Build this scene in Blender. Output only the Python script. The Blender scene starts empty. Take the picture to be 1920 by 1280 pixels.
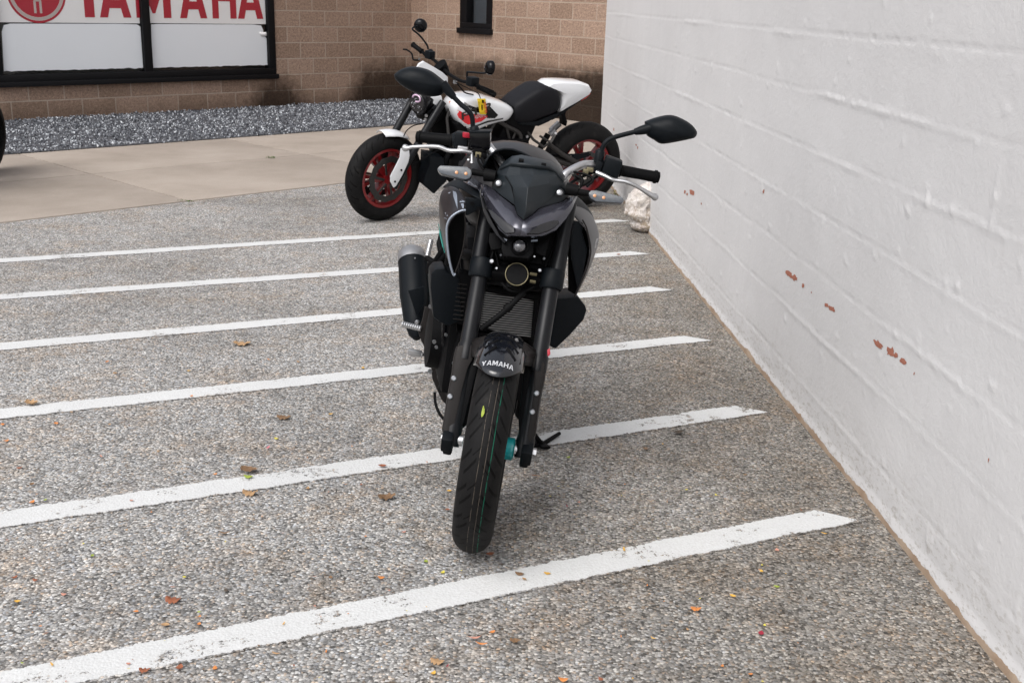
import bpy, bmesh, math, random
from mathutils import Vector, Matrix, noise, Euler
random.seed(7)
S = bpy.context.scene
COL = S.collection
RAD = math.radians
# ------------------------------------------------------------------ camera
FPX, PITCH, ROLL, HC = 2080.0, RAD(17.137), RAD(1.656), 1.45      # focal length in pixels of a 1920 px wide frame
fw = Vector((0, math.cos(PITCH), -math.sin(PITCH)))
r0 = Vector((1, 0, 0)); u0 = r0.cross(fw)
RT = r0*math.cos(ROLL) + u0*math.sin(ROLL)
UP = u0*math.cos(ROLL) - r0*math.sin(ROLL)
CAM = Vector((0, 0, HC))
cd = bpy.data.cameras.new('camera'); cam = bpy.data.objects.new('camera', cd); COL.objects.link(cam)
cd.sensor_width = 36; cd.lens = 36*FPX/1920; cd.clip_end = 500; cd.clip_start = 0.05
m = Matrix((RT, UP, -fw)).transposed().to_4x4(); m.translation = CAM
cam.matrix_world = m
S.camera = cam
cd.dof.use_dof = True; cd.dof.focus_distance = 3.15; cd.dof.aperture_fstop = 22.0
# ------------------------------------------------------------------ sky and sun (bright overcast)
W = bpy.data.worlds.new('World'); S.world = W; W.use_nodes = True
nt = W.node_tree
bg = nt.nodes['Background']
sk = nt.nodes.new('ShaderNodeTexSky'); sk.sky_type = 'NISHITA'; sk.sun_disc = False
SUN_EL, SUN_AZ = RAD(54), RAD(-146)        # azimuth from +Y, clockwise
sk.sun_elevation = SUN_EL; sk.sun_rotation = SUN_AZ; sk.air_density = 1.0; sk.dust_density = 4.0; sk.ozone_density = 1.0
hs = nt.nodes.new('ShaderNodeHueSaturation'); hs.inputs['Saturation'].default_value = 0.30
nt.links.new(sk.outputs[0], hs.inputs['Color']); nt.links.new(hs.outputs[0], bg.inputs['Color'])
bg.inputs['Strength'].default_value = 0.15
sl = bpy.data.lights.new('sun', 'SUN'); so = bpy.data.objects.new('sun', sl); COL.objects.link(so)
sl.energy = 0.8; sl.angle = RAD(42); sl.color = (1.0, 0.985, 0.965)
sd = Vector((math.sin(SUN_AZ)*math.cos(SUN_EL), math.cos(SUN_AZ)*math.cos(SUN_EL), math.sin(SUN_EL)))
so.rotation_euler = sd.to_track_quat('Z', 'Y').to_euler()
S.view_settings.view_transform = 'Standard'; S.view_settings.look = 'None'
S.view_settings.exposure = 0.66; S.view_settings.gamma = 1.0
# ------------------------------------------------------------------ measuring helpers: survey points read off the photograph
def ray(px, py):
    return fw + RT*((px-960)/FPX) - UP*((py-640)/FPX)
def G(px, py, z=0.0):
    d = ray(px, py); return CAM + d*((z-HC)/d.z)
def on_plane(px, py, p, n):
    d = ray(px, py); return CAM + d*((p-CAM).dot(n)/d.dot(n))
class Frame:
    """a leaning vehicle: local x forward, y to its left, z up"""
    def __init__(s, X, Y, yaw, lean):
        f = Vector((math.sin(yaw), -math.cos(yaw), 0)); l = Vector((math.cos(yaw), math.sin(yaw), 0)); z = Vector((0, 0, 1))
        l2 = l*math.cos(lean) - z*math.sin(lean); z2 = l*math.sin(lean) + z*math.cos(lean)
        M = Matrix((f, l2, z2)).transposed().to_4x4(); M.translation = Vector((X, Y, 0))
        s.M = M; s.I = M.inverted()
        s.c = s.I @ CAM
    def d(s, px, py): return s.I.to_3x3() @ ray(px, py)
    def x(s, px, py, v):
        d = s.d(px, py); return s.c + d*((v-s.c.x)/d.x)
    def y(s, px, py, v):
        d = s.d(px, py); return s.c + d*((v-s.c.y)/d.y)
    def z(s, px, py, v):
        d = s.d(px, py); return s.c + d*((v-s.c.z)/d.z)
# ------------------------------------------------------------------ material helpers
class N:
    def __init__(s, name):
        s.m = bpy.data.materials.new(name); s.m.use_nodes = True; s.t = s.m.node_tree
        s.b = s.t.nodes['Principled BSDF']
    def n(s, typ, **kw):
        nd = s.t.nodes.new(typ)
        for k, v in kw.items():
            if k.startswith('i_'):
                key = k[2:]
                key = int(key) if key.isdigit() else key.replace('_', ' ')
                if isinstance(v, bpy.types.NodeSocket): s.t.links.new(v, nd.inputs[key])
                else: nd.inputs[key].default_value = v
            else: setattr(nd, k, v)
        return nd
    def link(s, a, b): s.t.links.new(a, b)
    def coord(s, which='Object', scale=None):
        o = s.n('ShaderNodeTexCoord').outputs[which]
        if scale is not None:
            mp = s.n('ShaderNodeMapping', i_Vector=o); mp.inputs['Scale'].default_value = scale
            o = mp.outputs[0]
        return o
    def noise(s, vec, scale, detail=3, rough=0.55, out='Fac'):
        return s.n('ShaderNodeTexNoise', i_Vector=vec, i_Scale=scale, i_Detail=detail, i_Roughness=rough).outputs[out]
    def vor(s, vec, scale, feature='F1', out='Distance'):
        return s.n('ShaderNodeTexVoronoi', i_Vector=vec, i_Scale=scale, feature=feature).outputs[out]
    def ramp(s, fac, stops, interp='LINEAR'):
        r = s.n('ShaderNodeValToRGB', i_Fac=fac); e = r.color_ramp; e.interpolation = interp
        while len(e.elements) > len(stops): e.elements.remove(e.elements[-1])
        while len(e.elements) < len(stops): e.elements.new(1)
        for i, (p, c) in enumerate(stops):
            e.elements[i].position = p
            e.elements[i].color = (c, c, c, 1) if isinstance(c, (int, float)) else tuple(c)+(1,)
        return r.outputs[0]
    def mix(s, fac, a, b, mode='MIX'):
        nd = s.n('ShaderNodeMix', data_type='RGBA', blend_type=mode)
        for idx, v in ((0, fac), (6, a), (7, b)):
            if isinstance(v, bpy.types.NodeSocket): s.link(v, nd.inputs[idx])
            elif idx == 0: nd.inputs[0].default_value = v
            else: nd.inputs[idx].default_value = tuple(v)+(1,)
        return nd.outputs[2]
    def math(s, op, a, b=0.0, c=None, clamp=False):
        nd = s.n('ShaderNodeMath', operation=op, use_clamp=clamp)
        for i, v in enumerate((a, b, c)):
            if v is None: continue
            if isinstance(v, bpy.types.NodeSocket): s.link(v, nd.inputs[i])
            else: nd.inputs[i].default_value = v
        return nd.outputs[0]
    def bump(s, h, strength=0.5, dist=0.01, prev=None):
        nd = s.n('ShaderNodeBump', i_Height=h, i_Strength=strength, i_Distance=dist)
        if prev is not None: s.link(prev, nd.inputs['Normal'])
        return nd.outputs[0]
    def set(s, **kw):
        for k, v in kw.items():
            key = {'color': 'Base Color', 'rough': 'Roughness', 'metal': 'Metallic', 'normal': 'Normal', 'coat': 'Coat Weight',
                   'coat_rough': 'Coat Roughness', 'spec': 'Specular IOR Level', 'trans': 'Transmission Weight', 'ior': 'IOR', 'alpha': 'Alpha',
                   'emit': 'Emission Color', 'emit_s': 'Emission Strength'}[k]
            if isinstance(v, bpy.types.NodeSocket): s.link(v, s.b.inputs[key])
            else: s.b.inputs[key].default_value = tuple(v)+(1,) if isinstance(v, (tuple, list)) else v
        return s.m
def simple(name, col, rough=0.5, metal=0.0, coat=0.0, grain=0.12, gscale=60, bump=0.0, spec=0.5, coat_rough=0.03, rvar=0.0):
    """a plain material with fine procedural unevenness of colour and gloss"""
    n = N(name); v = n.coord()
    f = n.noise(v, gscale, 4)
    a = [c*(1-grain) for c in col]; b = [min(1, c*(1+grain)) for c in col]
    c = n.mix(f, a, b)
    rr = n.math('MULTIPLY_ADD', n.noise(v, gscale*0.3, 3), 2*rvar, rough-rvar, clamp=True)
    n.set(color=c, rough=rr, metal=metal, coat=coat, coat_rough=coat_rough, spec=spec)
    if bump: n.set(normal=n.bump(n.noise(v, gscale*4, 3), bump, 0.002))
    return n.m
# ------------------------------------------------------------------ object helpers
def tag(o, label=None, cat=None, group=None, kind=None):
    if label: o['label'] = label
    if cat: o['category'] = cat
    if group: o['group'] = group
    if kind: o['kind'] = kind
    return o
def thing(name, label, cat, M=None, group=None):
    o = bpy.data.objects.new(name, None); COL.objects.link(o); o.empty_display_size = 0.1
    if M is not None: o.matrix_world = M
    return tag(o, label, cat, group)
def link(name, me, mats, parent=None, smooth=None, label=None):
    o = bpy.data.objects.new(name, me); COL.objects.link(o)
    if parent is not None: o.parent = parent
    if mats is not None:
        for mm in (mats if isinstance(mats, (list, tuple)) else [mats]): me.materials.append(mm)
    if smooth is not None: shade(me, smooth)
    if label: o['label'] = label
    return o
def shade(me, angle):
    """smooth shading, sharp where faces meet at more than angle degrees"""
    bm = bmesh.new(); bm.from_mesh(me)
    for f in bm.faces: f.smooth = True
    a = RAD(angle)
    for e in bm.edges:
        e.smooth = not (len(e.link_faces) == 2 and e.calc_face_angle(0) > a)
    bm.to_mesh(me); bm.free()
class MB:
    """collects shapes and links them as ONE mesh object"""
    def __init__(s): s.bm = bmesh.new(); s.mi = 0
    def _f(s, vs, smooth=True):
        try:
            f = s.bm.faces.new(vs); f.material_index = s.mi; f.smooth = smooth; return f
        except ValueError: return None
    def box(s, c, size, rot=None, bev=0.0, taper=1.0):
        hx, hy, hz = [a/2 for a in size]
        R = (Euler(rot).to_matrix() if rot is not None and not isinstance(rot, Matrix) else rot) or Matrix.Identity(3)
        b2 = bmesh.new(); vs = []
        for dz in (-1, 1):
            t = taper if dz > 0 else 1
            for dx, dy in ((-1, -1), (1, -1), (1, 1), (-1, 1)): vs.append(b2.verts.new((dx*hx*t, dy*hy*t, dz*hz)))
        for q in ((3, 2, 1, 0), (4, 5, 6, 7), (0, 1, 5, 4), (1, 2, 6, 5), (2, 3, 7, 6), (3, 0, 4, 7)): b2.faces.new([vs[i] for i in q])
        if bev: bmesh.ops.bevel(b2, geom=b2.edges[:], offset=bev, segments=2, profile=0.6, affect='EDGES')
        s._merge(b2, lambda p: Vector(c) + R @ p, smooth=False); return s
    def _merge(s, b2, fn, smooth=True):
        mp = {v: s.bm.verts.new(fn(v.co)) for v in b2.verts}
        for f in b2.faces: s._f([mp[v] for v in f.verts], smooth)
        b2.free()
    def tube(s, pts, r, seg=12, caps=True, closed=False, flat=None):
        """round bar along pts; r is a number or one radius per point; flat squashes it along the given axis"""
        pts = [Vector(p) for p in pts]; n = len(pts)
        rs = r if isinstance(r, (list, tuple)) else [r]*n
        rings = []; prev = None
        for i, p in enumerate(pts):
            if closed: t = pts[(i+1) % n] - pts[i-1]
            else: t = pts[min(i+1, n-1)] - pts[max(i-1, 0)]
            t.normalize()
            if prev is None:
                a = Vector((0, 0, 1)) if abs(t.z) < 0.9 else Vector((0, 1, 0))
                u = t.cross(a).normalized()
            else:
                u = (prev - t*prev.dot(t)).normalized()
            prev = u; w = t.cross(u)
            ring = []
            for k in range(seg):
                an = 2*math.pi*k/seg; off = u*math.cos(an)*rs[i] + w*math.sin(an)*rs[i]
                if flat is not None: ax, am = flat; ax = Vector(ax); off = off - ax*off.dot(ax)*(1-am)
                ring.append(s.bm.verts.new(p+off))
            rings.append(ring)
        m_ = n if closed else n-1
        for i in range(m_):
            a, b = rings[i], rings[(i+1) % n]
            for k in range(seg): s._f([a[k], a[(k+1) % seg], b[(k+1) % seg], b[k]])
        if caps and not closed:
            s._f(rings[0][::-1]); s._f(rings[-1])
        return s
    def cyl(s, a, b, r, r2=None, seg=20): return s.tube([a, b], [r, r if r2 is None else r2], seg)
    def lathe(s, prof, M=None, seg=32, close=False):
        """prof: (radius, along-axis) pairs turned about local y"""
        M = M or Matrix.Identity(4); rings = []
        for r, h in prof:
            rings.append([s.bm.verts.new(M @ Vector((r*math.cos(2*math.pi*k/seg), h, r*math.sin(2*math.pi*k/seg)))) for k in range(seg)])
        pairs = list(zip(rings[:-1], rings[1:])) + ([(rings[-1], rings[0])] if close else [])
        for a, b in pairs:
            for k in range(seg): s._f([a[k], a[(k+1) % seg], b[(k+1) % seg], b[k]])
        if not close:
            if prof[0][0] > 1e-5: s._f(rings[0][::-1])
            if prof[-1][0] > 1e-5: s._f(rings[-1])
        return s
    def grid(s, rows, closed=False):
        vr = [[s.bm.verts.new(p) for p in r] for r in rows]
        for a, b in zip(vr[:-1], vr[1:]):
            n = len(a)
            for k in range(n if closed else n-1): s._f([a[k], a[(k+1) % n], b[(k+1) % n], b[k]])
        return s
    def slab(s, pts, vec, bev=0.0, smooth=False):
        """outline pts (3D) pushed along vec: a solid plate"""
        pts = [Vector(p) for p in pts]; vec = Vector(vec)
        b2 = bmesh.new()
        a = [b2.verts.new(p) for p in pts]; b = [b2.verts.new(p+vec) for p in pts]
        b2.faces.new(a[::-1]); b2.faces.new(b)
        for i in range(len(a)): b2.faces.new([a[i], a[(i+1) % len(a)], b[(i+1) % len(a)], b[i]])
        bmesh.ops.recalc_face_normals(b2, faces=b2.faces[:])
        if bev: bmesh.ops.bevel(b2, geom=b2.edges[:], offset=bev, segments=2, profile=0.6, affect='EDGES', clamp_overlap=True)
        s._merge(b2, lambda p: p.copy(), smooth); return s
    def loft(s, sections, caps=True):
        s.grid(sections, closed=True)
        return s
    def sphere(s, c, r, sc=(1, 1, 1), seg=16, rings=10):
        b2 = bmesh.new(); bmesh.ops.create_uvsphere(b2, u_segments=seg, v_segments=rings, radius=r)
        s._merge(b2, lambda p: Vector(c)+Vector((p.x*sc[0], p.y*sc[1], p.z*sc[2]))); return s
    def build(s, name, mats, parent=None, smooth=35, label=None, recalc=True, sub=0, solid=0.0, bevel=0.0, split=None):
        if recalc: bmesh.ops.recalc_face_normals(s.bm, faces=s.bm.faces[:])
        if split is None: split = name not in KEEP
        groups = clusters(s.bm) if split else [None]
        first = None
        for g in groups:
            b = s.bm
            if g is not None and len(groups) > 1:
                b = s.bm.copy(); b.verts.ensure_lookup_table()
                bmesh.ops.delete(b, geom=[v for v in b.verts if v.index not in g], context='VERTS')
            me = bpy.data.meshes.new(name); b.to_mesh(me)
            if b is not s.bm: b.free()
            o = link(name, me, mats, parent, smooth, label)
            if solid: md = o.modifiers.new('thickness', 'SOLIDIFY'); md.thickness = solid; md.offset = -1
            if bevel: md = o.modifiers.new('edge', 'BEVEL'); md.width = bevel; md.segments = 2; md.limit_method = 'ANGLE'; md.angle_limit = RAD(40)
            if sub: md = o.modifiers.new('smooth', 'SUBSURF'); md.levels = sub; md.render_levels = sub
            if first is None: first = o; MATES[o.name] = [o]
            else: MATES[first.name].append(o)
        s.bm.free()
        return first
KEEP = {'lettering', 'print', 'decal', 'headlight_lens', 'path', 'window', 'emblem', 'emblem_inlay', 'wall_body', 'louvre', 'frame', 'exhaust_pipe', 'backing_board'}
MATES = {}
def clusters(bm):
    """pieces that stand clear of each other, as sets of vertex indices, largest first"""
    bm.verts.index_update(); seen = set(); isl = []
    for v in bm.verts:
        if v.index in seen: continue
        st = [v]; seen.add(v.index); g = []
        while st:
            w = st.pop(); g.append(w)
            for e in w.link_edges:
                x = e.other_vert(w)
                if x.index not in seen: seen.add(x.index); st.append(x)
        lo = [min(w.co[k] for w in g)-.0015 for k in range(3)]; hi = [max(w.co[k] for w in g)+.0015 for k in range(3)]
        isl.append([lo, hi, {w.index for w in g}])
    changed = True
    while changed:
        changed = False
        for i in range(len(isl)):
            for j in range(i+1, len(isl)):
                a, b = isl[i], isl[j]
                if all(a[0][k] <= b[1][k] and b[0][k] <= a[1][k] for k in range(3)):
                    isl[i] = [[min(a[0][k], b[0][k]) for k in range(3)], [max(a[1][k], b[1][k]) for k in range(3)], a[2] | b[2]]
                    del isl[j]; changed = True; break
            if changed: break
    return [x[2] for x in sorted(isl, key=lambda x: -len(x[2]))]
def catmull(pts, n=6):
    pts = [Vector(p) for p in pts]; out = []
    P = [pts[0]*2-pts[1]] + pts + [pts[-1]*2-pts[-2]]
    for i in range(1, len(P)-2):
        for k in range(n):
            t = k/n; a, b, c, d = P[i-1], P[i], P[i+1], P[i+2]
            out.append(0.5*((2*b)+(c-a)*t+(2*a-5*b+4*c-d)*t*t+(3*b-a-3*c+d)*t**3))
    out.append(pts[-1]); return out
def lerp(a, b, t): return a + (b-a)*t
def fbm(x, y, z=0.0, o=4): return noise.fractal(Vector((x, y, z)), 1.0, 2.0, o)
# block letters on a unit cell (x to the right, y up), each a list of polygons
LET = {
 'Y': (1.0, [[(0,1),(.27,1),(.5,.62),(.73,1),(1,1),(.63,.42),(.63,0),(.37,0),(.37,.42)]]),
 'A': (1.0, [[(0,0),(.25,0),(.32,.2),(.36,.38),(.5,.78),(.5,1),(.36,1)],[(1,0),(.64,1),(.5,1),(.5,.78),(.64,.38),(.68,.2),(.75,0)],[(.32,.2),(.68,.2),(.64,.38),(.36,.38)]]),
 'M': (1.15, [[(0,0),(.22,0),(.22,.62),(.46,.1),(.5,.1),(.5,.5),(.27,1),(0,1)],[(1,0),(1,1),(.73,1),(.5,.5),(.5,.1),(.54,.1),(.78,.62),(.78,0)]]),
 'H': (1.0, [[(0,0),(.26,0),(.26,1),(0,1)],[(.74,0),(1,0),(1,1),(.74,1)],[(.26,.4),(.74,.4),(.74,.6),(.26,.6)]]),
 'S': (.85, [[(0,0),(1,0),(1,.58),(.26,.58),(.26,.8),(1,.8),(1,1),(0,1),(0,.4),(.74,.4),(.74,.2),(0,.2)]]),
 'O': (.9, [[(0,0),(1,0),(1,.2),(.27,.2),(.27,.8),(0,.8)],[(0,.8),(.73,.8),(.73,.2),(1,.2),(1,1),(0,1)]]),
 'L': (.8, [[(0,0),(1,0),(1,.2),(.27,.2),(.27,1),(0,1)]]),
 'D': (.9, [[(0,0),(.7,0),(1,.25),(1,.5),(.74,.5),(.74,.32),(.6,.2),(.27,.2),(.27,.5),(0,.5)],[(0,.5),(.27,.5),(.27,.8),(.6,.8),(.74,.68),(.74,.5),(1,.5),(1,.75),(.7,1),(0,1)]]),
 'F': (.85, [[(0,0),(.27,0),(.27,.4),(.27,.6),(.27,.8),(1,.8),(1,1),(0,1)],[(.27,.4),(.85,.4),(.85,.6),(.27,.6)]]),
 'T': (.9, [[(.37,0),(.63,0),(.63,.8),(1,.8),(1,1),(0,1),(0,.8),(.37,.8)]]),
 'R': (.95, [[(0,0),(.27,0),(.27,.8),(.27,1),(0,1)],[(.27,.8),(.74,.8),(.74,.6),(1,.6),(1,.85),(.85,1),(.27,1)],[(.27,.4),(.55,.4),(.74,0),(1,0),(.8,.42),(1,.6),(.27,.6)]]),
 '7': (.8, [[(0,1),(0,.8),(.66,.8),(.2,0),(.5,0),(1,.85),(1,1)]]),
}
def text_polys(txt, w, h, gap=0.16):
    cw = sum(LET[c][0] for c in txt) + gap*(len(txt)-1); x = 0; out = []
    for c in txt:
        a, ps = LET[c]
        for p in ps: out.append([((x+q[0]*a)*w/cw, q[1]*h) for q in p])
        x += a+gap
    return out
# ================================================================== materials
def asphalt_color(n, v):
    """weathered chip-seal: pale stones in dark binder, warm dusty stains; returns colour and height sockets"""
    warp = n.n('ShaderNodeVectorMath', operation='MULTIPLY_ADD')
    n.link(n.noise(v, 90, 2, out='Color'), warp.inputs[0]); warp.inputs[1].default_value = (.006, .006, .006); n.link(v, warp.inputs[2])
    w = warp.outputs[0]
    d = n.vor(w, 138); c = n.vor(w, 138, out='Color'); sep = n.n('ShaderNodeSeparateColor', i_Color=c)
    stone = n.ramp(sep.outputs[0], [(0, (.075, .072, .069)), (.18, (.21, .205, .198)), (.55, (.36, .352, .341)), (.85, (.475, .465, .448)), (1, (.70, .69, .665))])
    tint = n.ramp(sep.outputs[1], [(0, (1.05, .86, .70)), (.16, (1, .97, .94)), (.35, (1, 1, 1)), (.75, (1, 1, 1)), (1, (.93, .98, 1.07))])
    stone = n.mix(1.0, stone, tint, 'MULTIPLY')
    gap = n.ramp(d, [(.50, 1), (.80, 0)])
    d2 = n.vor(w, 260, out='Color')
    grit = n.ramp(d2, [(0, (.055, .053, .050)), (.5, (.15, .146, .140)), (1, (.32, .313, .30))])
    col = n.mix(gap, grit, stone)
    # worn and dirty areas with a shape of their own
    big = n.noise(v, .9, 5, .6); mid = n.noise(v, 3.3, 5, .62); sm = n.noise(v, 14, 4, .6)
    col = n.mix(1.0, col, n.ramp(big, [(.3, (.70, .69, .68)), (.52, (.93, .93, .93)), (.75, (1.06, 1.06, 1.06))]), 'MULTIPLY')
    col = n.mix(1.0, col, n.ramp(sm, [(.28, (.72, .72, .72)), (.5, (1, 1, 1)), (.75, (1.1, 1.1, 1.1))]), 'MULTIPLY')
    warm = n.math('MULTIPLY', n.ramp(mid, [(.47, 0), (.64, 1)]), n.ramp(n.noise(v, 22, 4, .7), [(.38, 0), (.62, 1)]))
    col = n.mix(n.math('MULTIPLY', warm, .62), col, n.mix(1.0, col, (1.07, .87, .68), 'MULTIPLY'))
    mp = n.n('ShaderNodeMapping', i_Vector=v); mp.inputs['Location'].default_value = (7, 3, 0)
    dark = n.math('MULTIPLY', n.ramp(n.noise(mp.outputs[0], 1.9, 5, .65), [(.56, 0), (.70, 1)]), n.ramp(n.noise(v, 35, 3, .6), [(.42, 0), (.58, 1)]))
    col = n.mix(n.math('MULTIPLY', dark, .45), col, n.mix(1.0, col, (.48, .47, .47), 'MULTIPLY'))
    # dirt and the shade beside the wall, painted into the colour with a ragged edge
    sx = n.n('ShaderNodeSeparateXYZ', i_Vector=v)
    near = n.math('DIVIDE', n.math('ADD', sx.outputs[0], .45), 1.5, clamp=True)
    soil_shade = n.ramp(n.math('ADD', n.math('MULTIPLY', near, .55), n.math('MULTIPLY', n.noise(v, 2.1, 6, .66), .75)), [(.42, 0), (.80, 1)])
    col = n.mix(n.math('MULTIPLY', soil_shade, .85), col, n.mix(1.0, col, (.66, .62, .565), 'MULTIPLY'))
    h = n.math('MULTIPLY_ADD', n.math('SUBTRACT', .6, d), 1.0, n.math('MULTIPLY', sep.outputs[2], .35))
    return col, h
def mat_asphalt():
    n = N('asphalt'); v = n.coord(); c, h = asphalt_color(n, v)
    return n.set(color=c, rough=.92, spec=.25, normal=n.bump(h, .7, .004))
def mat_paint():
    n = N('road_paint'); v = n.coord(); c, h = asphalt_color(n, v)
    u = n.coord('UV'); sx = n.n('ShaderNodeSeparateXYZ', i_Vector=u)
    edge = n.math('ABSOLUTE', n.math('SUBTRACT', sx.outputs[1], .5))        # 0 in the middle, .5 at the edge
    e = n.ramp(edge, [(.40, 0), (.5, .35)])
    flake = n.math('MULTIPLY', n.ramp(n.noise(v, 7, 3, .6), [(.42, 0), (.72, 1)]), .26)
    nz = n.math('MULTIPLY_ADD', n.noise(v, 190, 4, .7), .55, n.math('MULTIPLY', n.noise(v, 60, 3, .6), .45))
    worn = n.math('GREATER_THAN', n.math('ADD', nz, n.math('ADD', e, flake)), .715)
    white = n.mix(n.noise(v, 4, 4), (.50, .505, .505), (.60, .605, .60))
    white = n.mix(n.ramp(n.noise(v, 120, 3, .7), [(.35, .35), (.55, 0)]), white, (.42, .41, .40))
    col = n.mix(worn, white, c)
    return n.set(color=col, rough=.75, spec=.3, normal=n.bump(h, .35, .003))
def mat_concrete():
    n = N('concrete'); v = n.coord()
    c = n.ramp(n.noise(v, 1.3, 6, .62), [(.3, (.262, .225, .190)), (.52, (.318, .275, .236)), (.75, (.37, .325, .283))])
    c = n.mix(1.0, c, n.ramp(n.noise(v, 160, 3, .7), [(.3, (.88, .87, .86)), (.7, (1.08, 1.08, 1.08))]), 'MULTIPLY')
    st = n.math('MULTIPLY', n.ramp(n.noise(v, 4.3, 5, .7), [(.60, 0), (.78, 1)]), .35)
    c = n.mix(st, c, (.24, .21, .175))
    return n.set(color=c, rough=.9, spec=.25, normal=n.bump(n.noise(v, 220, 3), .35, .003))
BW, BH, Z0 = .405, .2027, .010
def mat_block(name, u0, stain):
    """split-face block wall: texture coordinates are metres along the wall and metres up"""
    n = N(name); uv = n.coord('UV'); sx = n.n('ShaderNodeSeparateXYZ', i_Vector=uv)
    u = sx.outputs[0]; z = sx.outputs[1]
    cu = n.n('ShaderNodeCombineXYZ', i_X=n.math('SUBTRACT', u, u0), i_Y=n.math('SUBTRACT', z, Z0))
    wob = n.n('ShaderNodeVectorMath', operation='MULTIPLY_ADD'); n.link(n.noise(uv, 14, 3, out='Color'), wob.inputs[0])
    wob.inputs[1].default_value = (.005, .004, 0); n.link(cu.outputs[0], wob.inputs[2])
    br = n.n('ShaderNodeTexBrick', i_Vector=wob.outputs[0], i_Scale=1.0)
    br.offset = .5; br.squash = 1.0
    for k, val in (('Mortar Size', .0075), ('Mortar Smooth', .12), ('Bias', 0.0), ('Brick Width', BW), ('Row Height', BH)): br.inputs[k].default_value = val
    br.inputs['Color1'].default_value = (0, 0, 0, 1); br.inputs['Color2'].default_value = (1, 1, 1, 1); br.inputs['Mortar'].default_value = (.5, .5, .5, 1)
    per = n.n('ShaderNodeSeparateColor', i_Color=br.outputs['Color']).outputs[0]
    face = n.mix(per, (.300, .208, .155), (.395, .280, .215))
    rough_n = n.noise(uv, 34, 7, .80)
    face = n.mix(1.0, face, n.ramp(rough_n, [(.30, (.52, .50, .48)), (.5, (.97, .97, .97)), (.70, (1.35, 1.32, 1.28))]), 'MULTIPLY')
    face = n.mix(1.0, face, n.ramp(n.vor(uv, 190, out='Color'), [(0, (.62, .6, .58)), (.5, (1, 1, 1)), (.85, (1.15, 1.15, 1.15)), (1, (1.7, 1.65, 1.6))]), 'MULTIPLY')
    mort = n.mix(n.noise(uv, 9, 4, .7), (.34, .265, .21), (.50, .41, .335))
    col = n.mix(br.outputs['Fac'], face, mort)
    for (a, b, z1, z2, k, sc) in stain:       # mould: between a and b along the wall, fading from z1 up to z2
        su = n.math('MULTIPLY', n.ramp(n.math('DIVIDE', n.math('SUBTRACT', u, a-.35), .7, clamp=True), [(0, 0), (1, 1)]),
                    n.ramp(n.math('DIVIDE', n.math('SUBTRACT', b+.35, u), .7, clamp=True), [(0, 0), (1, 1)]))
        sz = n.math('DIVIDE', n.math('SUBTRACT', z2, z), z2-z1, clamp=True)
        mk = n.math('MULTIPLY', su, sz)
        nz = n.noise(uv, sc, 6, .68)
        nz = n.math('ADD', n.math('MULTIPLY', nz, .62), n.math('MULTIPLY', n.noise(uv, 17, 5, .75), .38))
        mk = n.ramp(n.math('ADD', n.math('MULTIPLY', mk, .60), n.math('MULTIPLY', nz, .66)), [(.55, 0), (.76, 1)])
        col = n.mix(n.math('MULTIPLY', mk, k), col, n.mix(1.0, col, (.17, .155, .14), 'MULTIPLY'))
    h = n.math('MULTIPLY', n.math('SUBTRACT', 1.0, br.outputs['Fac']), n.math('MULTIPLY_ADD', rough_n, .8, .45))
    h2 = n.vor(uv, 75)
    return n.set(color=col, rough=.93, spec=.2, normal=n.bump(h2, .45, .008, n.bump(h, 1.0, .022)))
def mat_whitewall():
    n = N('white_wall_paint'); v = n.coord(); sx = n.n('ShaderNodeSeparateXYZ', i_Vector=v); z = sx.outputs[2]
    c = n.ramp(n.noise(v, 1.1, 5, .6), [(.3, (.575, .566, .566)), (.7, (.625, .616, .616))])
    mp = n.n('ShaderNodeMapping', i_Vector=v); mp.inputs['Scale'].default_value = (6, 6, .7)
    streak = n.noise(mp.outputs[0], 2.2, 5, .65)
    c = n.mix(n.ramp(streak, [(.56, 0), (.8, .28)]), c, (.50, .485, .475))
    c = n.mix(n.math('MULTIPLY', n.ramp(n.noise(v, 45, 4, .7), [(.60, 0), (.72, 1)]), .12), c, (.42, .40, .38))
    mp2 = n.n('ShaderNodeMapping', i_Vector=v); mp2.inputs['Scale'].default_value = (1, 1, 2.5)
    low = n.math('DIVIDE', n.math('SUBTRACT', .24, z), .24, clamp=True)
    spk = n.math('MULTIPLY', n.ramp(n.noise(mp2.outputs[0], 30, 5, .72), [(.52, 0), (.62, 1)]), n.math('MULTIPLY', low, .65))
    c = n.mix(spk, c, (.30, .27, .23))
    # bare, dirt-stained band where the paint stops above the ground
    nz = n.math('MULTIPLY', n.noise(v, 6, 5, .68), .050)
    band = n.math('LESS_THAN', z, n.math('ADD', n.math('MULTIPLY', nz, 1.0), -.004))
    tan = n.ramp(n.noise(v, 9, 4), [(.35, (.33, .235, .165)), (.65, (.45, .35, .265))])
    c = n.mix(band, c, tan)
    b1 = n.noise(v, 55, 5, .6); b2 = n.noise(v, 260, 3, .6)
    return n.set(color=c, rough=.72, spec=.35, normal=n.bump(b2, .30, .002, n.bump(b1, .30, .005)))
def mat_island(name, stops, rough=.85, tex=.2, scale=300):
    n = N(name); rnd = n.n('ShaderNodeNewGeometry').outputs['Random Per Island']
    c = n.ramp(rnd, stops); v = n.coord()
    c = n.mix(1.0, c, n.ramp(n.noise(v, scale, 3), [(.3, (1-tex,)*3), (.7, (1+tex,)*3)]), 'MULTIPLY')
    return n.set(color=c, rough=rough, spec=.3)
M = {}
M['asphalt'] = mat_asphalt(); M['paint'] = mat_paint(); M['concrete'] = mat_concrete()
M['whitewall'] = mat_whitewall()
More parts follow.
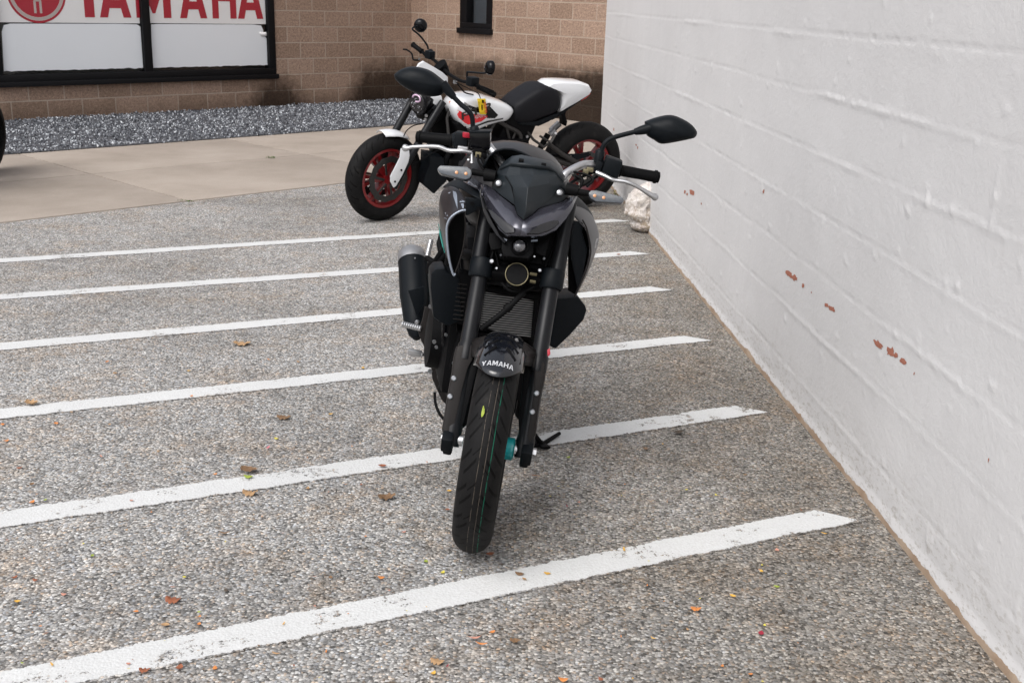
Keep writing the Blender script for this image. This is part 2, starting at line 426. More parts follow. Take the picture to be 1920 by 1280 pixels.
M['block_b'] = mat_block('split_face_block_street_side', .268-BW*2, [(-.55, .35, .0, .75, .92, 3.5), (1.0, 2.4, .05, 1.0, .98, 1.9), (-4, 2.4, -.1, .38, .45, 2.6)])
M['block_c'] = mat_block('split_face_block_end_side', 2.195-BW*8, [(-.3, 1.2, .15, 1.15, .95, 1.9), (.8, 4.2, .40, .92, .90, 2.3), (2.8, 4.4, .2, 1.0, .75, 3.0)])
M['stones'] = mat_island('gravel_stones', [(0, (.025, .026, .032)), (.3, (.085, .090, .105)), (.6, (.17, .178, .195)), (.85, (.33, .345, .37)), (1, (.70, .73, .76))], .7)
M['gravel_bed'] = simple('gravel_bed', (.06, .062, .07), .95, grain=.5, gscale=40)
M['frame_black'] = simple('black_window_frame', (.005, .005, .006), .5, grain=.3, gscale=8, rvar=.08, spec=.2)
M['poster'] = simple('white_poster', (.84, .82, .81), .55, grain=.03, gscale=2.0, bump=.05)
M['board'] = simple('white_backing_board', (.83, .845, .87), .6, grain=.03, gscale=1.5)
M['red_vinyl'] = simple('red_vinyl', (.40, .006, .025), .5, grain=.05, gscale=5)
M['pale_vinyl'] = simple('pale_vinyl', (.50, .44, .41), .6, grain=.05, gscale=5)
M['dark_inside'] = simple('dark_interior', (.01, .011, .012), .8)
n = N('window_glass'); lw = n.n('ShaderNodeLayerWeight'); fr = n.n('ShaderNodeMath', operation='MULTIPLY_ADD'); n.link(n.math('POWER', lw.outputs['Facing'], 4.0), fr.inputs[0]); fr.inputs[1].default_value = .8; fr.inputs[2].default_value = .045
tr = n.n('ShaderNodeBsdfTransparent'); tr.inputs[0].default_value = (.985, .99, .99, 1); gl = n.n('ShaderNodeBsdfGlossy'); gl.inputs['Roughness'].default_value = .015
mx = n.n('ShaderNodeMixShader'); n.link(fr.outputs[0], mx.inputs[0]); n.link(tr.outputs[0], mx.inputs[1]); n.link(gl.outputs[0], mx.inputs[2])
n.link(mx.outputs[0], n.t.nodes['Material Output'].inputs['Surface']); M['glass'] = n.m
# ================================================================== setting
def plane_obj(name, pts, mat, z, kind='structure', thick=None):
    mb = MB()
    if thick: mb.slab([(p[0], p[1], z-thick) for p in pts], (0, 0, thick))
    else:
        f = [mb.bm.verts.new((p[0], p[1], z)) for p in pts]; mb._f(f, False)
    o = mb.build(name, mat, None, smooth=None); return tag(o, kind=kind)
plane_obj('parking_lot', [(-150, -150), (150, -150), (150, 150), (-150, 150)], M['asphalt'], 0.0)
# white side wall: survey points on its foot
WA = G(1885, 1260); WD = (G(1227, 450)-WA).normalized(); WD = Vector((WD.x, WD.y, 0)).normalized(); WN = Vector((-WD.y, WD.x, 0))  # WN points to the lot
WLEN = 7.74
# brick shop walls
BD = Vector((math.sin(RAD(44.34)), math.cos(RAD(44.34)), 0)); BN = Vector((BD.y, -BD.x, 0)); PB = G(535, 200)
KC = PB + BD*2.185
CD = Vector((-math.sin(RAD(-43.51)), -math.cos(RAD(-43.51)), 0)); CN = Vector((CD.y, -CD.x, 0))   # CD runs from the corner to the right
def pB(u, z, off=0.0): return PB + BD*u + BN*off + Vector((0, 0, z))
def pC(s, z, off=0.0): return Vector((KC.x, KC.y, 0)) + CD*s + CN*off + Vector((0, 0, z))
SE = (G(660, 344)-G(0, 418)).normalized(); SP = G(0, 418); GE = G(0, 294)
def along(P, t): return P + BD*t
# gravel runs from the wall to the path; the path from there to the asphalt
sep = lambda P: (P-PB).dot(BN)
dG = (sep(G(0, 294))+sep(G(660, 242)))/2; dS = (sep(G(0, 418))+sep(G(660, 344)))/2
def pG(u, d, z=0.0): return PB + BD*u + BN*d + Vector((0, 0, z))
plane_obj('gravel_bed', [pG(-12, 0.0), pG(-12, dG), pG(6.5, dG), pG(6.5, 0.0)], M['gravel_bed'], .012)
# concrete path of separate slabs with narrow open joints
def path():
    mb = MB(); cuts = []
    cut_u = lambda px, py: (G(px, py)-PB).dot(BD)
    j1 = (cut_u(40, 293)+cut_u(355, 377))/2; j2 = cut_u(620, 300)
    us = [-14, j1-2*(j2-j1)*1.0, j1-(j2-j1), j1, j2, j2+(j2-j1), j2+2*(j2-j1), j2+3*(j2-j1)]
    dm = (sep(G(0, 345))+sep(G(640, 284)))/2
    for a, b in zip(us[:-1], us[1:]):
        for d0, d1 in ((dG, dm), (dm, dS)):
            g = .007
            pts = [pG(a+g, d0+g), pG(b-g, d0+g), pG(b-g, d1-g), pG(a+g, d1-g)]
            mb.slab([p - Vector((0, 0, .05)) for p in pts], (0, 0, .057+.0012*random.random()), bev=.004)
    o = mb.build('path', M['concrete'], None, 30); tag(o, kind='structure')
path()
def gravel():
    mb = MB(); R = random.Random(3); u = -5.6
    me = bpy.data.meshes.new('gravel'); vs = []; fs = []
    base = [(1,0,0),(-1,0,0),(0,1,0),(0,-1,0),(0,0,1),(0,0,-1)]; ft = [(0,2,4),(2,1,4),(1,3,4),(3,0,4),(2,0,5),(1,2,5),(3,1,5),(0,3,5)]
    for i in range(27000):
        u = R.uniform(-5.2, 5.6); d = R.uniform(.0, dG+.03); s = R.uniform(.007, .017)*(1.25 if R.random() < .1 else 1)
        if d > dG-.02 and R.random() < .5: continue
        q = Euler((R.random()*6, R.random()*6, R.random()*6)).to_matrix(); c = pG(u, d, .014+R.random()*.016+.012*fbm(u*2, d*2))
        k = len(vs)
        for b in base:
            p = q @ Vector((b[0]*s*R.uniform(.6, 1.2), b[1]*s*R.uniform(.5, 1), b[2]*s*R.uniform(.4, .7))); vs.append(tuple(c+p))
        fs += [(k+a, k+b_, k+c_) for a, b_, c_ in ft]
    me.from_pydata(vs, [], fs); me.update()
    o = link('gravel', me, M['stones']); tag(o, kind='stuff')
gravel()
def stripe(i, a, b, w, ext=3.2):
    A, B = G(*a), G(*b); t = (B-A).normalized(); A = A - t*ext; L = (B-A).length; nn = Vector((-t.y, t.x, 0)); R = random.Random(i)
    rows = []; k = 0; n_ = int(L/.007)
    me = bpy.data.meshes.new('painted_line'); vs = []; uvs = []; fs = []
    e0 = e1 = 0
    for j in range(n_+1):
        s = j*L/n_
        e0 = .0035*fbm(s*30, i) + .003*fbm(s*7, i+5) + R.uniform(-.0022, .0022); e1 = .0035*fbm(s*30, i+9) + .003*fbm(s*7, i+15) + R.uniform(-.0022, .0022)
        for v in (-1, 1):
            sh = (-v)*.055 if j > n_-8 else 0      # the end is cut parallel with the wall
            off = v*w/2 + (e0 if v < 0 else e1)
            ss = s + ((-v)*.045 * max(0, (s-(L-.12))/.12))
            vs.append(tuple(A + t*ss + nn*off + Vector((0, 0, .0022)))); uvs.append((s, (v+1)/2))
    for j in range(n_): fs.append((2*j, 2*j+2, 2*j+3, 2*j+1))
    me.from_pydata(vs, [], fs); ul = me.uv_layers.new()
    for p in me.polygons:
        for li in p.loop_indices: ul.data[li].uv = uvs[me.loops[li].vertex_index]
    me.update()
    o = link('painted_line', me, M['paint']); return tag(o, kind='structure')
for i, (a, b, w) in enumerate([((0, 1286), (1570, 966), .122), ((0, 974), (1408, 767), .118), ((0, 776), (1308, 634), .116),
                               ((0, 650), (1240, 541), .116), ((0, 557), (1200, 474), .113), ((0, 489), (1164, 413), .113)]): stripe(i, a, b, w)
# ------------------------------------------------------------------ white wall, its courses telegraphing through many coats of paint
white = thing('white_block_wall', 'tall white painted masonry wall running along the right side of the lot', 'wall')
COURSES = [.135, .352, .555, .757, .960, 1.162, 1.360, 1.562, 1.765, 1.967]
def wall_off(u, z):
    o = .003*fbm(u*1.3, z*1.3) + .0010*fbm(u*6, z*6, 3)
    for i, c in enumerate(COURSES):
        zc = c + .007*fbm(u*2.2, i*7.1) + .003*fbm(u*14, i*3.3)
        d = z - zc
        if abs(d) > .06: continue
        amp = .16+1.1*fbm(u*1.1, i*11.7+2); rid = max(0, amp)*(.45+.9*abs(fbm(u*11, i*5.0, 2)))
        o += .0048*rid*math.exp(-((d+.006)/(.008+.006*abs(fbm(u*4, i))))**2) - .0032*(.30+max(0, .5-amp))*math.exp(-((d-.006)/.0040)**2)*max(0, .6+1.1*fbm(u*18, i))
        o += .0022*max(0, amp)*fbm(u*55, z*55, i)*math.exp(-(d/.022)**2)
    # scarce head joints
    row = sum(1 for c in COURSES if c < z); hu = (u + (row % 2)*.2) % .4
    if fbm(math.floor((u + (row % 2)*.2)/.4)*3.7, row*5.1) > .12: o += .0018*math.exp(-((hu-.2-.006*fbm(z*12, row))/.006)**2)*(.5+fbm(u*7, z*9))
    b = fbm(u*16+31, z*16, 7)
    if b > .62: o += (b-.62)*.010
    return o
def wallface():
    us = []; u = -.6
    while u < WLEN: us.append(u); u += .009 + max(0, u)*.0022
    us.append(WLEN)
    zs = []; z = -.02
    while z < 1.75: zs.append(z); z += .0085
    me = bpy.data.meshes.new('painted_wall'); vs = []; fs = []
    for u in us:
        for z in zs:
            k = wall_off(u, z)
            if z < .05: k += .006*min(1, (.05-z)/.03)
            vs.append(tuple(WA + WD*u + WN*(k) + Vector((0, 0, z))))
    nz = len(zs)
    for i in range(len(us)-1):
        for j in range(nz-1):
            a = i*nz+j; fs.append((a, a+1, a+nz+1, a+nz))
    me.from_pydata(vs, [], fs)
    o = link('painted_wall', me, M['whitewall'], white); 
    for p in me.polygons: p.use_smooth = True
    # flat stretches the camera never frames closely: above, and towards the camera's side
    mb = MB()
    def q(u0, u1, z0, z1, back=.3):
        a = [WA+WD*u0+WN*.0, WA+WD*u1+WN*.0, WA+WD*u1-WN*back, WA+WD*u0-WN*back]
        mb.slab([p+Vector((0, 0, z0)) for p in a], (0, 0, z1-z0))
    q(-6, WLEN, zs[-1], 4.2); q(-6, -.6, -.05, zs[-1]); 
    a = [WA+WD*-.6-WN*.02, WA+WD*WLEN-WN*.012, WA+WD*WLEN-WN*.3, WA+WD*-.6-WN*.3]
    mb.slab([p+Vector((0, 0, -.05)) for p in a], (0, 0, zs[-1]+.048))
    mb.build('wall_body', M['whitewall'], white, 30)
wallface()
# bare brick-coloured spots where the paint has flaked off
def chips():
    mb = MB(); R = random.Random(5)
    for px, py, w, h in [(1480, 514, 14, 9), (1490, 521, 12, 10), (1506, 536, 4, 9), (1550, 572, 8, 7), (1559, 578, 12, 9), (1646, 645, 18, 12), (1670, 659, 14, 16),
                         (1680, 666, 8, 8), (1693, 677, 11, 12), (1285, 360, 3, 6), (1289, 364, 3, 4), (1298, 361, 8, 9), (1315, 382, 2, 4), (1432, 359, 3, 9), (1714, 700, 2, 6), (1856, 862, 2, 8), (1151, 243, 2, 5), (1193, 272, 3, 3), (1196, 277, 2, 5), (1522, 548, 2, 3)]:
        P = on_plane(px, py, WA, WN); u0 = (P-WA).dot(WD); z0 = P.z
        E = on_plane(px+w/2, py, WA, WN); su = 1.35*abs((E-WA).dot(WD)-u0); sz = 1.35*abs(on_plane(px, py+h/2, WA, WN).z-z0)
        k = 16; ring = []
        for j in range(k):
            an = 2*math.pi*j/k; r = (.62+.55*R.random())
            u, z = u0 + su*r*math.cos(an)*.8 - su*.25*math.sin(an), z0 + sz*r*math.sin(an)
            ring.append(WA + WD*u + WN*(wall_off(u, z)+.0012) + Vector((0, 0, z)))
        c = mb.bm.verts.new(WA + WD*u0 + WN*(wall_off(u0, z0)+.0016) + Vector((0, 0, z0)))
        rv = [mb.bm.verts.new(p) for p in ring]
        for j in range(k): mb._f([c, rv[j], rv[(j+1) % k]], False)
    mb.build('bare_patch', simple('bare_brick_red', (.34, .13, .085), .9, grain=.35, gscale=90), white, None)
chips()
# ------------------------------------------------------------------ brick shop building
shop = thing('block_building', 'brown split-face block shop building at the back with a large poster-covered window', 'building')
def uvwall(name, quads, mat, fn, parent):
    me = bpy.data.meshes.new(name); vs = []; fs = []; uv = []
    for (a, b, z0, z1) in quads:
        k = len(vs)
        for (u, z) in ((a, z0), (b, z0), (b, z1), (a, z1)): vs.append(tuple(fn(u, z))); uv.append((u, z))
        fs.append((k, k+1, k+2, k+3))
    me.from_pydata(vs, [], fs); ul = me.uv_layers.new()
    for p in me.polygons:
        for li in p.loop_indices: ul.data[li].uv = uv[me.loops[li].vertex_index]
    return link(name, me, mat, parent)
WB0, WB1, WZ0, WZ1 = -3.73, -.127, .378, 2.9
uvwall('wall', [(-12, WB0, -.05, 4.2), (WB1, 2.185, -.05, 4.2), (WB0, WB1, -.05, WZ0), (WB0, WB1, WZ1, 4.2)], M['block_b'], pB, shop)
uvwall('wall', [(0, 1.085, -.05, 4.2), (1.735, 7.0, -.05, 4.2), (1.085, 1.735, -.05, 1.0), (1.085, 1.735, 2.3, 4.2)], M['block_c'], pC, shop)
def bar(mb, fn, u0, u1, z0, z1, o0, o1):
    """a rectangular bar on the wall: along u, up z, between offsets o0 and o1 from its face"""
    a = [fn(u0, z0, o0), fn(u1, z0, o0), fn(u1, z0, o1), fn(u0, z0, o1)]
    mb.slab(a, (0, 0, z1-z0), bev=.003)
mb = MB()
bar(mb, pB, WB0, WB1, .425, .50, -.10, .012); bar(mb, pB, WB0, WB1, 2.82, WZ1, -.10, .012)
bar(mb, pB, WB1-.098, WB1, .50, 2.82, -.10, .012); bar(mb, pB, WB0, WB0+.10, .50, 2.82, -.10, .012); bar(mb, pB, -1.962, -1.862, .50, 2.82, -.09, .010)
win = mb.build('window', M['frame_black'], shop, 30)
mb = MB(); bar(mb, pB, WB0-.03, WB1+.012, .372, .425, -.10, .055); mb.build('sill', M['frame_black'], win, 30)
mb = MB()
for a, b in ((WB0+.10, -1.962), (-1.862, WB1-.098)): mb._f([mb.bm.verts.new(pB(u, z, -.035)) for u, z in ((a, .5), (b, .5), (b, 2.82), (a, 2.82))], False)
mb.build('pane', M['glass'], win, None)
mb = MB()
for a, b in ((WB0+.115, -1.968), (-1.850, WB1-.10)): mb.slab([pB(u, z, -.046) for u, z in ((a, 1.055), (b, 1.05), (b, 2.80), (a, 2.80))], BN*-.004)
mb.build('banner', M['poster'], win, None)
def torn(a, b, z0, z1, seed, notch):
    R = random.Random(seed); pts = []
    for j in range(61): u = lerp(a, b, j/60); pts.append((u, z0 + .010*fbm(u*9, seed) + R.uniform(0, .006)))
    if notch: pts += [(b, z0+.02), (b, z1-.17), (b-.03, z1-.14), (b-.05, z1-.06), (b-.075, z1-.012), (b-.2, z1), (a+.1, z1), (a+.02, z1-.006)]
    else: pts += [(b, z1-.03), (b-.04, z1-.006), (b-.3, z1), (a+.12, z1-.004), (a+.05, z1-.02), (a+.02, z1-.09)]
    return pts
mb = MB()
mb.slab([pB(u, z, -.041) for u, z in torn(WB0+.125, -1.968, .535, 1.045, 1, False)], BN*-.004)
mb.slab([pB(u, z, -.041) for u, z in torn(-1.848, WB1-.100, .535, 1.045, 2, True)], BN*-.004)
mb.build('backing_board', M['board'], win, None)
mb = MB(); cz = 1.0     # the curl of paper peeled off the board's upper corner
mb.grid([[pB(-.235-.10*t+.02*s, .955-.05*s+.02*t*t-.02*t, -.036+.002*math.sin(t*2.6)) for t in [k/6 for k in range(7)]] for s in (0, .5, 1)])
mb.build('torn_paper', M['poster'], win, 60, solid=.002)
# red lettering: six letters whose lower halves show below the picture's top edge
mb = MB(); LZ, LH = 1.115, .52
for ch, a, b in (('Y', -2.80, -2.35), ('A', -2.455, -2.07), ('M', -2.005, -1.555), ('A', -1.44, -1.07), ('H', -.995, -.655), ('A', -.635, -.262)):
    for p in LET[ch][1]: mb.slab([pB(lerp(a, b, x), LZ+y*LH, -.0445) for x, y in p], BN*.0012)
mb.build('lettering', M['red_vinyl'], win, None)
def disc(mb, cu, cz, r0, r1, off, seg=72):
    for j in range(seg):
        a, b = 2*math.pi*j/seg, 2*math.pi*(j+1)/seg
        P = lambda r, an: mb.bm.verts.new(pB(cu+r*math.cos(an), cz+r*math.sin(an), off))
        if r0: mb._f([P(r0, a), P(r1, a), P(r1, b), P(r0, b)], False)
        else: mb._f([P(0, 0), P(r1, a), P(r1, b)], False)
EU, EZ = -3.165, 1.378
mb = MB(); disc(mb, EU, EZ, .305, .330, -.0445); disc(mb, EU, EZ, 0, .268, -.0445); emb = mb.build('emblem', M['red_vinyl'], win, None)
mb = MB(); disc(mb, EU, EZ, .270, .303, -.0447)
for k in range(3):        # three crossed two-pronged forks
    an = RAD(-90+120*k); e = Vector((math.cos(an), math.sin(an))); f = Vector((-e.y, e.x))
    def q(r, t): return pB(EU+e.x*r+f.x*t, EZ+e.y*r+f.y*t, -.0440)
    for s in (-1, 1): mb._f([mb.bm.verts.new(q(*p)) for p in ((.09, s*.018), (.225, s*.018), (.225, s*.045), (.10, s*.045))], False)
    mb._f([mb.bm.verts.new(q(*p)) for p in ((.02, -.02), (.10, -.045), (.10, .045), (.02, .02))], False)
mb.build('emblem_inlay', M['pale_vinyl'], win, None)
mb = MB(); mb.slab([pB(u, z, -.10) for u, z in ((WB0, .42), (WB1, .42), (WB1, 2.9), (WB0, 2.9))], BN*-.01); mb.build('dark_interior', M['dark_inside'], win, None)
# narrow window on the end wall
mb = MB()
bar(mb, pC, 1.085, 1.735, 1.055, 1.125, -.10, .012); bar(mb, pC, 1.085, 1.225, 1.125, 2.3, -.10, .012); bar(mb, pC, 1.625, 1.735, 1.125, 2.3, -.10, .012)
win2 = mb.build('window', M['frame_black'], shop, 30)
mb = MB(); bar(mb, pC, 1.06, 1.75, .985, 1.055, -.10, .05); mb.build('sill', M['frame_black'], win2, 30)
mb = MB(); mb._f([mb.bm.verts.new(pC(u, z, -.05)) for u, z in ((1.225, 1.125), (1.625, 1.125), (1.625, 2.3), (1.225, 2.3))], False); mb.build('pane', M['glass'], win2, None)
mb = MB(); mb.slab([pC(u, z, -.13) for u, z in ((.7, .9), (2.4, .9), (2.4, 2.5), (.7, 2.5))], CN*-.01); mb.build('dark_interior', simple('dim_room', (.035, .045, .055), .6, grain=.4, gscale=3), win2, None)
# ================================================================== vehicle materials
M['gloss_grey'] = simple('grey_gloss_paint', (.052, .052, .068), .24, metal=.5, coat=.7, grain=.05, gscale=400, coat_rough=.04)
M['shroud_shaded_grey'] = simple('shaded_grey_gloss_paint', (.016, .0145, .017), .32, metal=.0, coat=.05, grain=.05, gscale=400, coat_rough=.04, spec=.18)  # cowl paint copied darker; the dimmer light on the shrouds is in its colour
M['nacelle_black'] = simple('satin_black_nacelle', (.0095, .0130, .0160), .40, grain=.15, gscale=120, bump=.06, rvar=.05, spec=.34)
M['fender_gloss'] = simple('glossy_black_paint', (.006, .007, .010), .12, coat=.6, grain=.05, coat_rough=.01, spec=.4)
M['tank_grey'] = simple('grey_metallic_paint', (.014, .0125, .0135), .40, metal=.15, coat=.15, grain=.05, gscale=400, coat_rough=.10, spec=.2)
M['satin_brown'] = simple('satin_dark_grey_plastic', (.017, .015, .0145), .50, grain=.1, gscale=80, bump=.04, rvar=.06, spec=.13)
M['matt_black'] = simple('textured_black_plastic', (.0045, .0060, .0078), .46, grain=.25, gscale=120, bump=.10, rvar=.06, spec=.12)
M['gloss_black'] = simple('gloss_black_plastic', (.002, .002, .003), .14, coat=.2, grain=.1, spec=.12)
M['rubber'] = simple('black_rubber', (.0034, .0034, .0038), .60, grain=.3, gscale=50, bump=.15, rvar=.06, spec=.09)
M['deep_black'] = simple('black_engine_paint', (.002, .002, .0025), .6, grain=.4, gscale=25, bump=.1, rvar=.1, spec=.10)
M['fork_black'] = simple('black_anodised_tube', (.010, .0105, .012), .34, metal=.25, grain=.15, gscale=40, rvar=.08, spec=.22)
M['alu'] = simple('brushed_aluminium', (.50, .50, .51), .32, metal=.9, grain=.1, gscale=90, rvar=.10)
M['alu_dull'] = simple('cast_aluminium', (.30, .30, .31), .45, metal=.7, grain=.2, gscale=60, rvar=.1)
M['chrome'] = simple('zinc_plated_steel', (.34, .345, .36), .34, metal=.9, grain=.2, gscale=90, rvar=.08)
M['teal'] = simple('turquoise_wheel_paint', (.006, .215, .225), .35, coat=.5, grain=.08)
M['teal_mark'] = simple('turquoise_decal', (.01, .20, .165), .4, grain=.05)
M['silver_decal'] = simple('silver_decal', (.24, .27, .32), .35, metal=.3, grain=.05)
M['white_text'] = simple('light_grey_lettering', (.42, .43, .45), .45, grain=.06)
M['red_plastic'] = simple('red_plastic', (.38, .012, .03), .5, grain=.1)
M['gold'] = simple('yellow_zinc_bracket', (.20, .175, .105), .42, metal=.6, grain=.3, gscale=70)
n = N('smoked_lens'); n.set(color=(.018, .018, .02), rough=.12, coat=.25, spec=.3); M['smoke'] = n.m
n = N('clear_lens'); v = n.coord(); fl = n.n('ShaderNodeTexWave', i_Vector=v, i_Scale=95.0, wave_type='BANDS', bands_direction='Y')
n.set(color=n.mix(fl.outputs['Fac'], (.022, .026, .031), (.10, .112, .13)), rough=.16, coat=.5, spec=.4, normal=n.bump(fl.outputs['Fac'], .35, .002)); M['lens'] = n.m
M['amber'] = simple('amber_led', (.48, .22, .09), .25, coat=.6, grain=.1)
n = N('projector_lens'); n.set(color=(.10, .10, .11), rough=.03, coat=1.0, metal=.3, spec=1.0); M['projector'] = n.m
def mat_tyre(name, R, lines, N_=20, k=9.0, c=(.0082, .0080, .0082)):
    """rubber with diagonal sipes cut into both shoulders; object space centred on the axle, axle along y"""
    n = N(name); v = n.coord(); sx = n.n('ShaderNodeSeparateXYZ', i_Vector=v); x, y, z = sx.outputs
    th = n.math('ARCTAN2', z, x); ay = n.math('ABSOLUTE', y); tot = None
    for (sh, y0, y1, wd, kk, side) in ((0, .013, .040, .115, k, 0), (.5, .028, .058, .115, k, 0), (.27, .004, .024, .05, k*.8, 1), (.77, .004, .024, .05, k*.8, -1)):
        t = n.math('FRACT', n.math('ADD', n.math('MULTIPLY_ADD', th, N_/(2*math.pi), sh), n.math('MULTIPLY', ay, kk)))
        mk = n.math('MULTIPLY', n.math('LESS_THAN', t, wd), n.math('MULTIPLY', n.math('GREATER_THAN', ay, y0), n.math('LESS_THAN', ay, y1)))
        if side: mk = n.math('MULTIPLY', mk, n.math('GREATER_THAN', n.math('MULTIPLY', y, side), 0))
        tot = mk if tot is None else n.math('MAXIMUM', tot, mk)
    rr = n.math('SQRT', n.math('ADD', n.math('MULTIPLY', x, x), n.math('MULTIPLY', z, z)))
    tot = n.math('MULTIPLY', tot, n.math('GREATER_THAN', rr, R-.045))
    base = n.mix(n.noise(v, 35, 5, .7), tuple(a*.75 for a in c), tuple(a*1.4 for a in c))
    base = n.mix(n.math('MULTIPLY', n.ramp(n.noise(v, 14, 5, .7), [(.55, 0), (.75, 1)]), .30), base, (.045, .041, .037))
    col = n.mix(tot, base, (.002, .002, .002))
    for (yy, w, cc) in lines:
        wob = n.math('MULTIPLY_ADD', n.noise(v, 9, 2), .004, yy-.002)
        lk = n.math('MULTIPLY', n.math('LESS_THAN', n.math('ABSOLUTE', n.math('SUBTRACT', y, wob)), w), n.math('GREATER_THAN', rr, R-.03))
        lk = n.math('MULTIPLY', lk, n.ramp(n.noise(v, 60, 3), [(.36, 0), (.5, 1)]))
        col = n.mix(n.math('MULTIPLY', lk, .75), col, cc)
    h = n.math('SUBTRACT', 1.0, tot)
    return n.set(color=col, rough=.60, spec=.10, normal=n.bump(n.noise(v, 300, 3), .15, .002, n.bump(h, 1.0, .006)))
M['tyre_front'] = mat_tyre('front_tyre_rubber', .293, [(-.006, .0006, (.12, .10, .08)), (.0095, .0006, (.12, .10, .08)), (.0215, (.0009), (.01, .14, .085))], 20, 17.0)
M['tyre_plain'] = mat_tyre('tyre_rubber', .30, [], 18, 13.0)
def mat_rad():
    n = N('radiator_core'); v = n.coord(); sx = n.n('ShaderNodeSeparateXYZ', i_Vector=v)
    t = n.math('FRACT', n.math('MULTIPLY', sx.outputs[2], 145.0))
    col = n.mix(n.ramp(t, [(.30, 0), (.42, 1), (.72, 1), (.84, 0)]), (.004, .004, .004), (.24, .24, .24))
    return n.set(color=col, rough=.5, metal=.4, normal=n.bump(n.noise(v, 500, 2), .3, .002))
M['radiator'] = mat_rad()
# ================================================================== shared wheel builder
def wheel_parts(parent, REL, R, w, rimR, tyre_m, rim_m, disc_sides, spokes, hub_r=.030, hub_w=.09, disc_r=.15, name='front_wheel', disc_m=None, twin=True):
    """parent part (hub) > tyre, rim, brake discs; built round its own axle"""
    mb = MB(); mb.lathe([(.010, -hub_w/2), (hub_r, -hub_w/2), (hub_r*.8, -hub_w/4), (hub_r*.8, hub_w/4), (hub_r, hub_w/2), (.010, hub_w/2)], seg=24)
    hub = mb.build(name, rim_m, parent, 35); hub.matrix_local = REL @ Matrix.Translation((0, 0, R))
    mb = MB(); prof = []
    hw = w/2
    for j in range(25):                      # round crown from bead to bead
        a = RAD(-118 + 236*j/24)
        yy = hw*math.sin(a)*(1.0 if abs(math.sin(a)) < .999 else 1); rr = R - hw*1.02*(1-math.cos(a))*.98
        prof.append((max(rr, rimR+.004), yy*(1 if abs(a) < RAD(90) else .97)))
    prof = [(rimR-.004, -hw*.62)] + prof + [(rimR-.004, hw*.62)]
    mb.lathe(prof, seg=96, close=True); mb.build('tyre', tyre_m, hub, 50)
    mb = MB(); rw = hw*.66
    mb.lathe([(rimR+.006, -rw), (rimR+.006, -rw+.006), (rimR-.014, -rw+.014), (rimR-.022, 0), (rimR-.014, rw-.014), (rimR+.006, rw-.006), (rimR+.006, rw), (rimR-.020, rw), (rimR-.034, 0), (rimR-.020, -rw)], seg=72, close=True)
    for k in range(spokes):
        for s2 in ((-1, 1) if twin else (0,)):
            a = 2*math.pi*k/spokes; a2 = a + s2*.17
            p0 = Vector((hub_r*.8*math.cos(a), 0, hub_r*.8*math.sin(a))); p1 = Vector(((rimR-.026)*math.cos(a2), 0, (rimR-.026)*math.sin(a2)))
            d = (p1-p0).normalized(); t = Vector((0, 1, 0)).cross(d)
            rows = []
            for q_, wd, th in ((0, .016, .030), (.5, .010, .018), (1, .013, .020)):
                c = p0.lerp(p1, q_); rows.append([c+t*wd+Vector((0, th, 0)), c-t*wd+Vector((0, th, 0)), c-t*wd-Vector((0, th, 0)), c+t*wd-Vector((0, th, 0))])
            mb.grid(rows, closed=True)
    mb.build('rim', rim_m, hub, 40)
    for s in disc_sides:
        mb = MB(); o = s*(hub_w/2+.004)
        wob = 24
        for r0_, r1_ in ((disc_r*.74, disc_r),):
            ring = []
            for j in range(96):
                a = 2*math.pi*j/96; k_ = 1+.018*math.sin(a*12)
                ring.append([Vector((r*math.cos(a), yy, r*math.sin(a))) for r, yy in ((r0_*k_, o-.0025), (r1_*k_, o-.0025), (r1_*k_, o+.0025), (r0_*k_, o+.0025))])
            ring.append(ring[0]); mb.grid(ring, closed=True)
        for j in range(6):
            a = 2*math.pi*j/6
            mb.tube([(hub_r*math.cos(a), o, hub_r*math.sin(a)), (disc_r*.77*math.cos(a+.25), o, disc_r*.77*math.sin(a+.25))], .009, 8, flat=((0, 1, 0), .4))
        mb.build('brake_disc', disc_m or M['alu_dull'], hub, 40)
    return hub
def bolt(mb, p, n_, r=.008, h=.006):
    n_ = Vector(n_).normalized(); mb.tube([Vector(p)-n_*h, Vector(p)+n_*h*.5, Vector(p)+n_*h], [r, r, r*.7], 12)
# ================================================================== the black street motorcycle in front
FR = Frame(-.0944, 2.802, RAD(-3.49), RAD(7.085))          # front end, steering turned a little to its left
Hh = Vector((-.25, 0, .75))
FB = Frame(0, 0, RAD(8.51), RAD(7.085)); _t = FR.M @ Hh - FB.M @ Hh; FB = Frame(_t.x, _t.y, RAD(8.51), RAD(7.085))
bike = thing('motorcycle', 'dark grey and black motorcycle with turquoise front hub, leaning on its stand in the middle', 'motorcycle', FB.M, None)
REL = FB.I @ FR.M
NR = Vector((math.cos(RAD(25)), 0, math.sin(RAD(25)))); AX = Vector((0, 0, .293)); FAX = Vector((-math.sin(RAD(25)), 0, math.cos(RAD(25))))
def K(px, py, off=0.0):
    d = FR.d(px, py); p = AX+NR*off; return FR.c + d*((p-FR.c).dot(NR)/d.dot(NR))
def KP(pts): return [K(*p) for p in pts]
def fr(o):
    for q in MATES.get(o.name, [o]): q.matrix_local = REL
    return o
def X1(px, py, x): return FR.x(px, py, x)
def X2(px, py, x): return FB.x(px, py, x)
hubA = wheel_parts(bike, REL, .293, .108, .216, M['tyre_front'], M['teal'], (-1,), 5, .028, .10, .149, disc_m=M['alu_dull'])
def rp(y, s, off=0.0): return AX + FAX*s + NR*off + Vector((0, y, 0))          # a point on the fork plane, s metres up from the axle
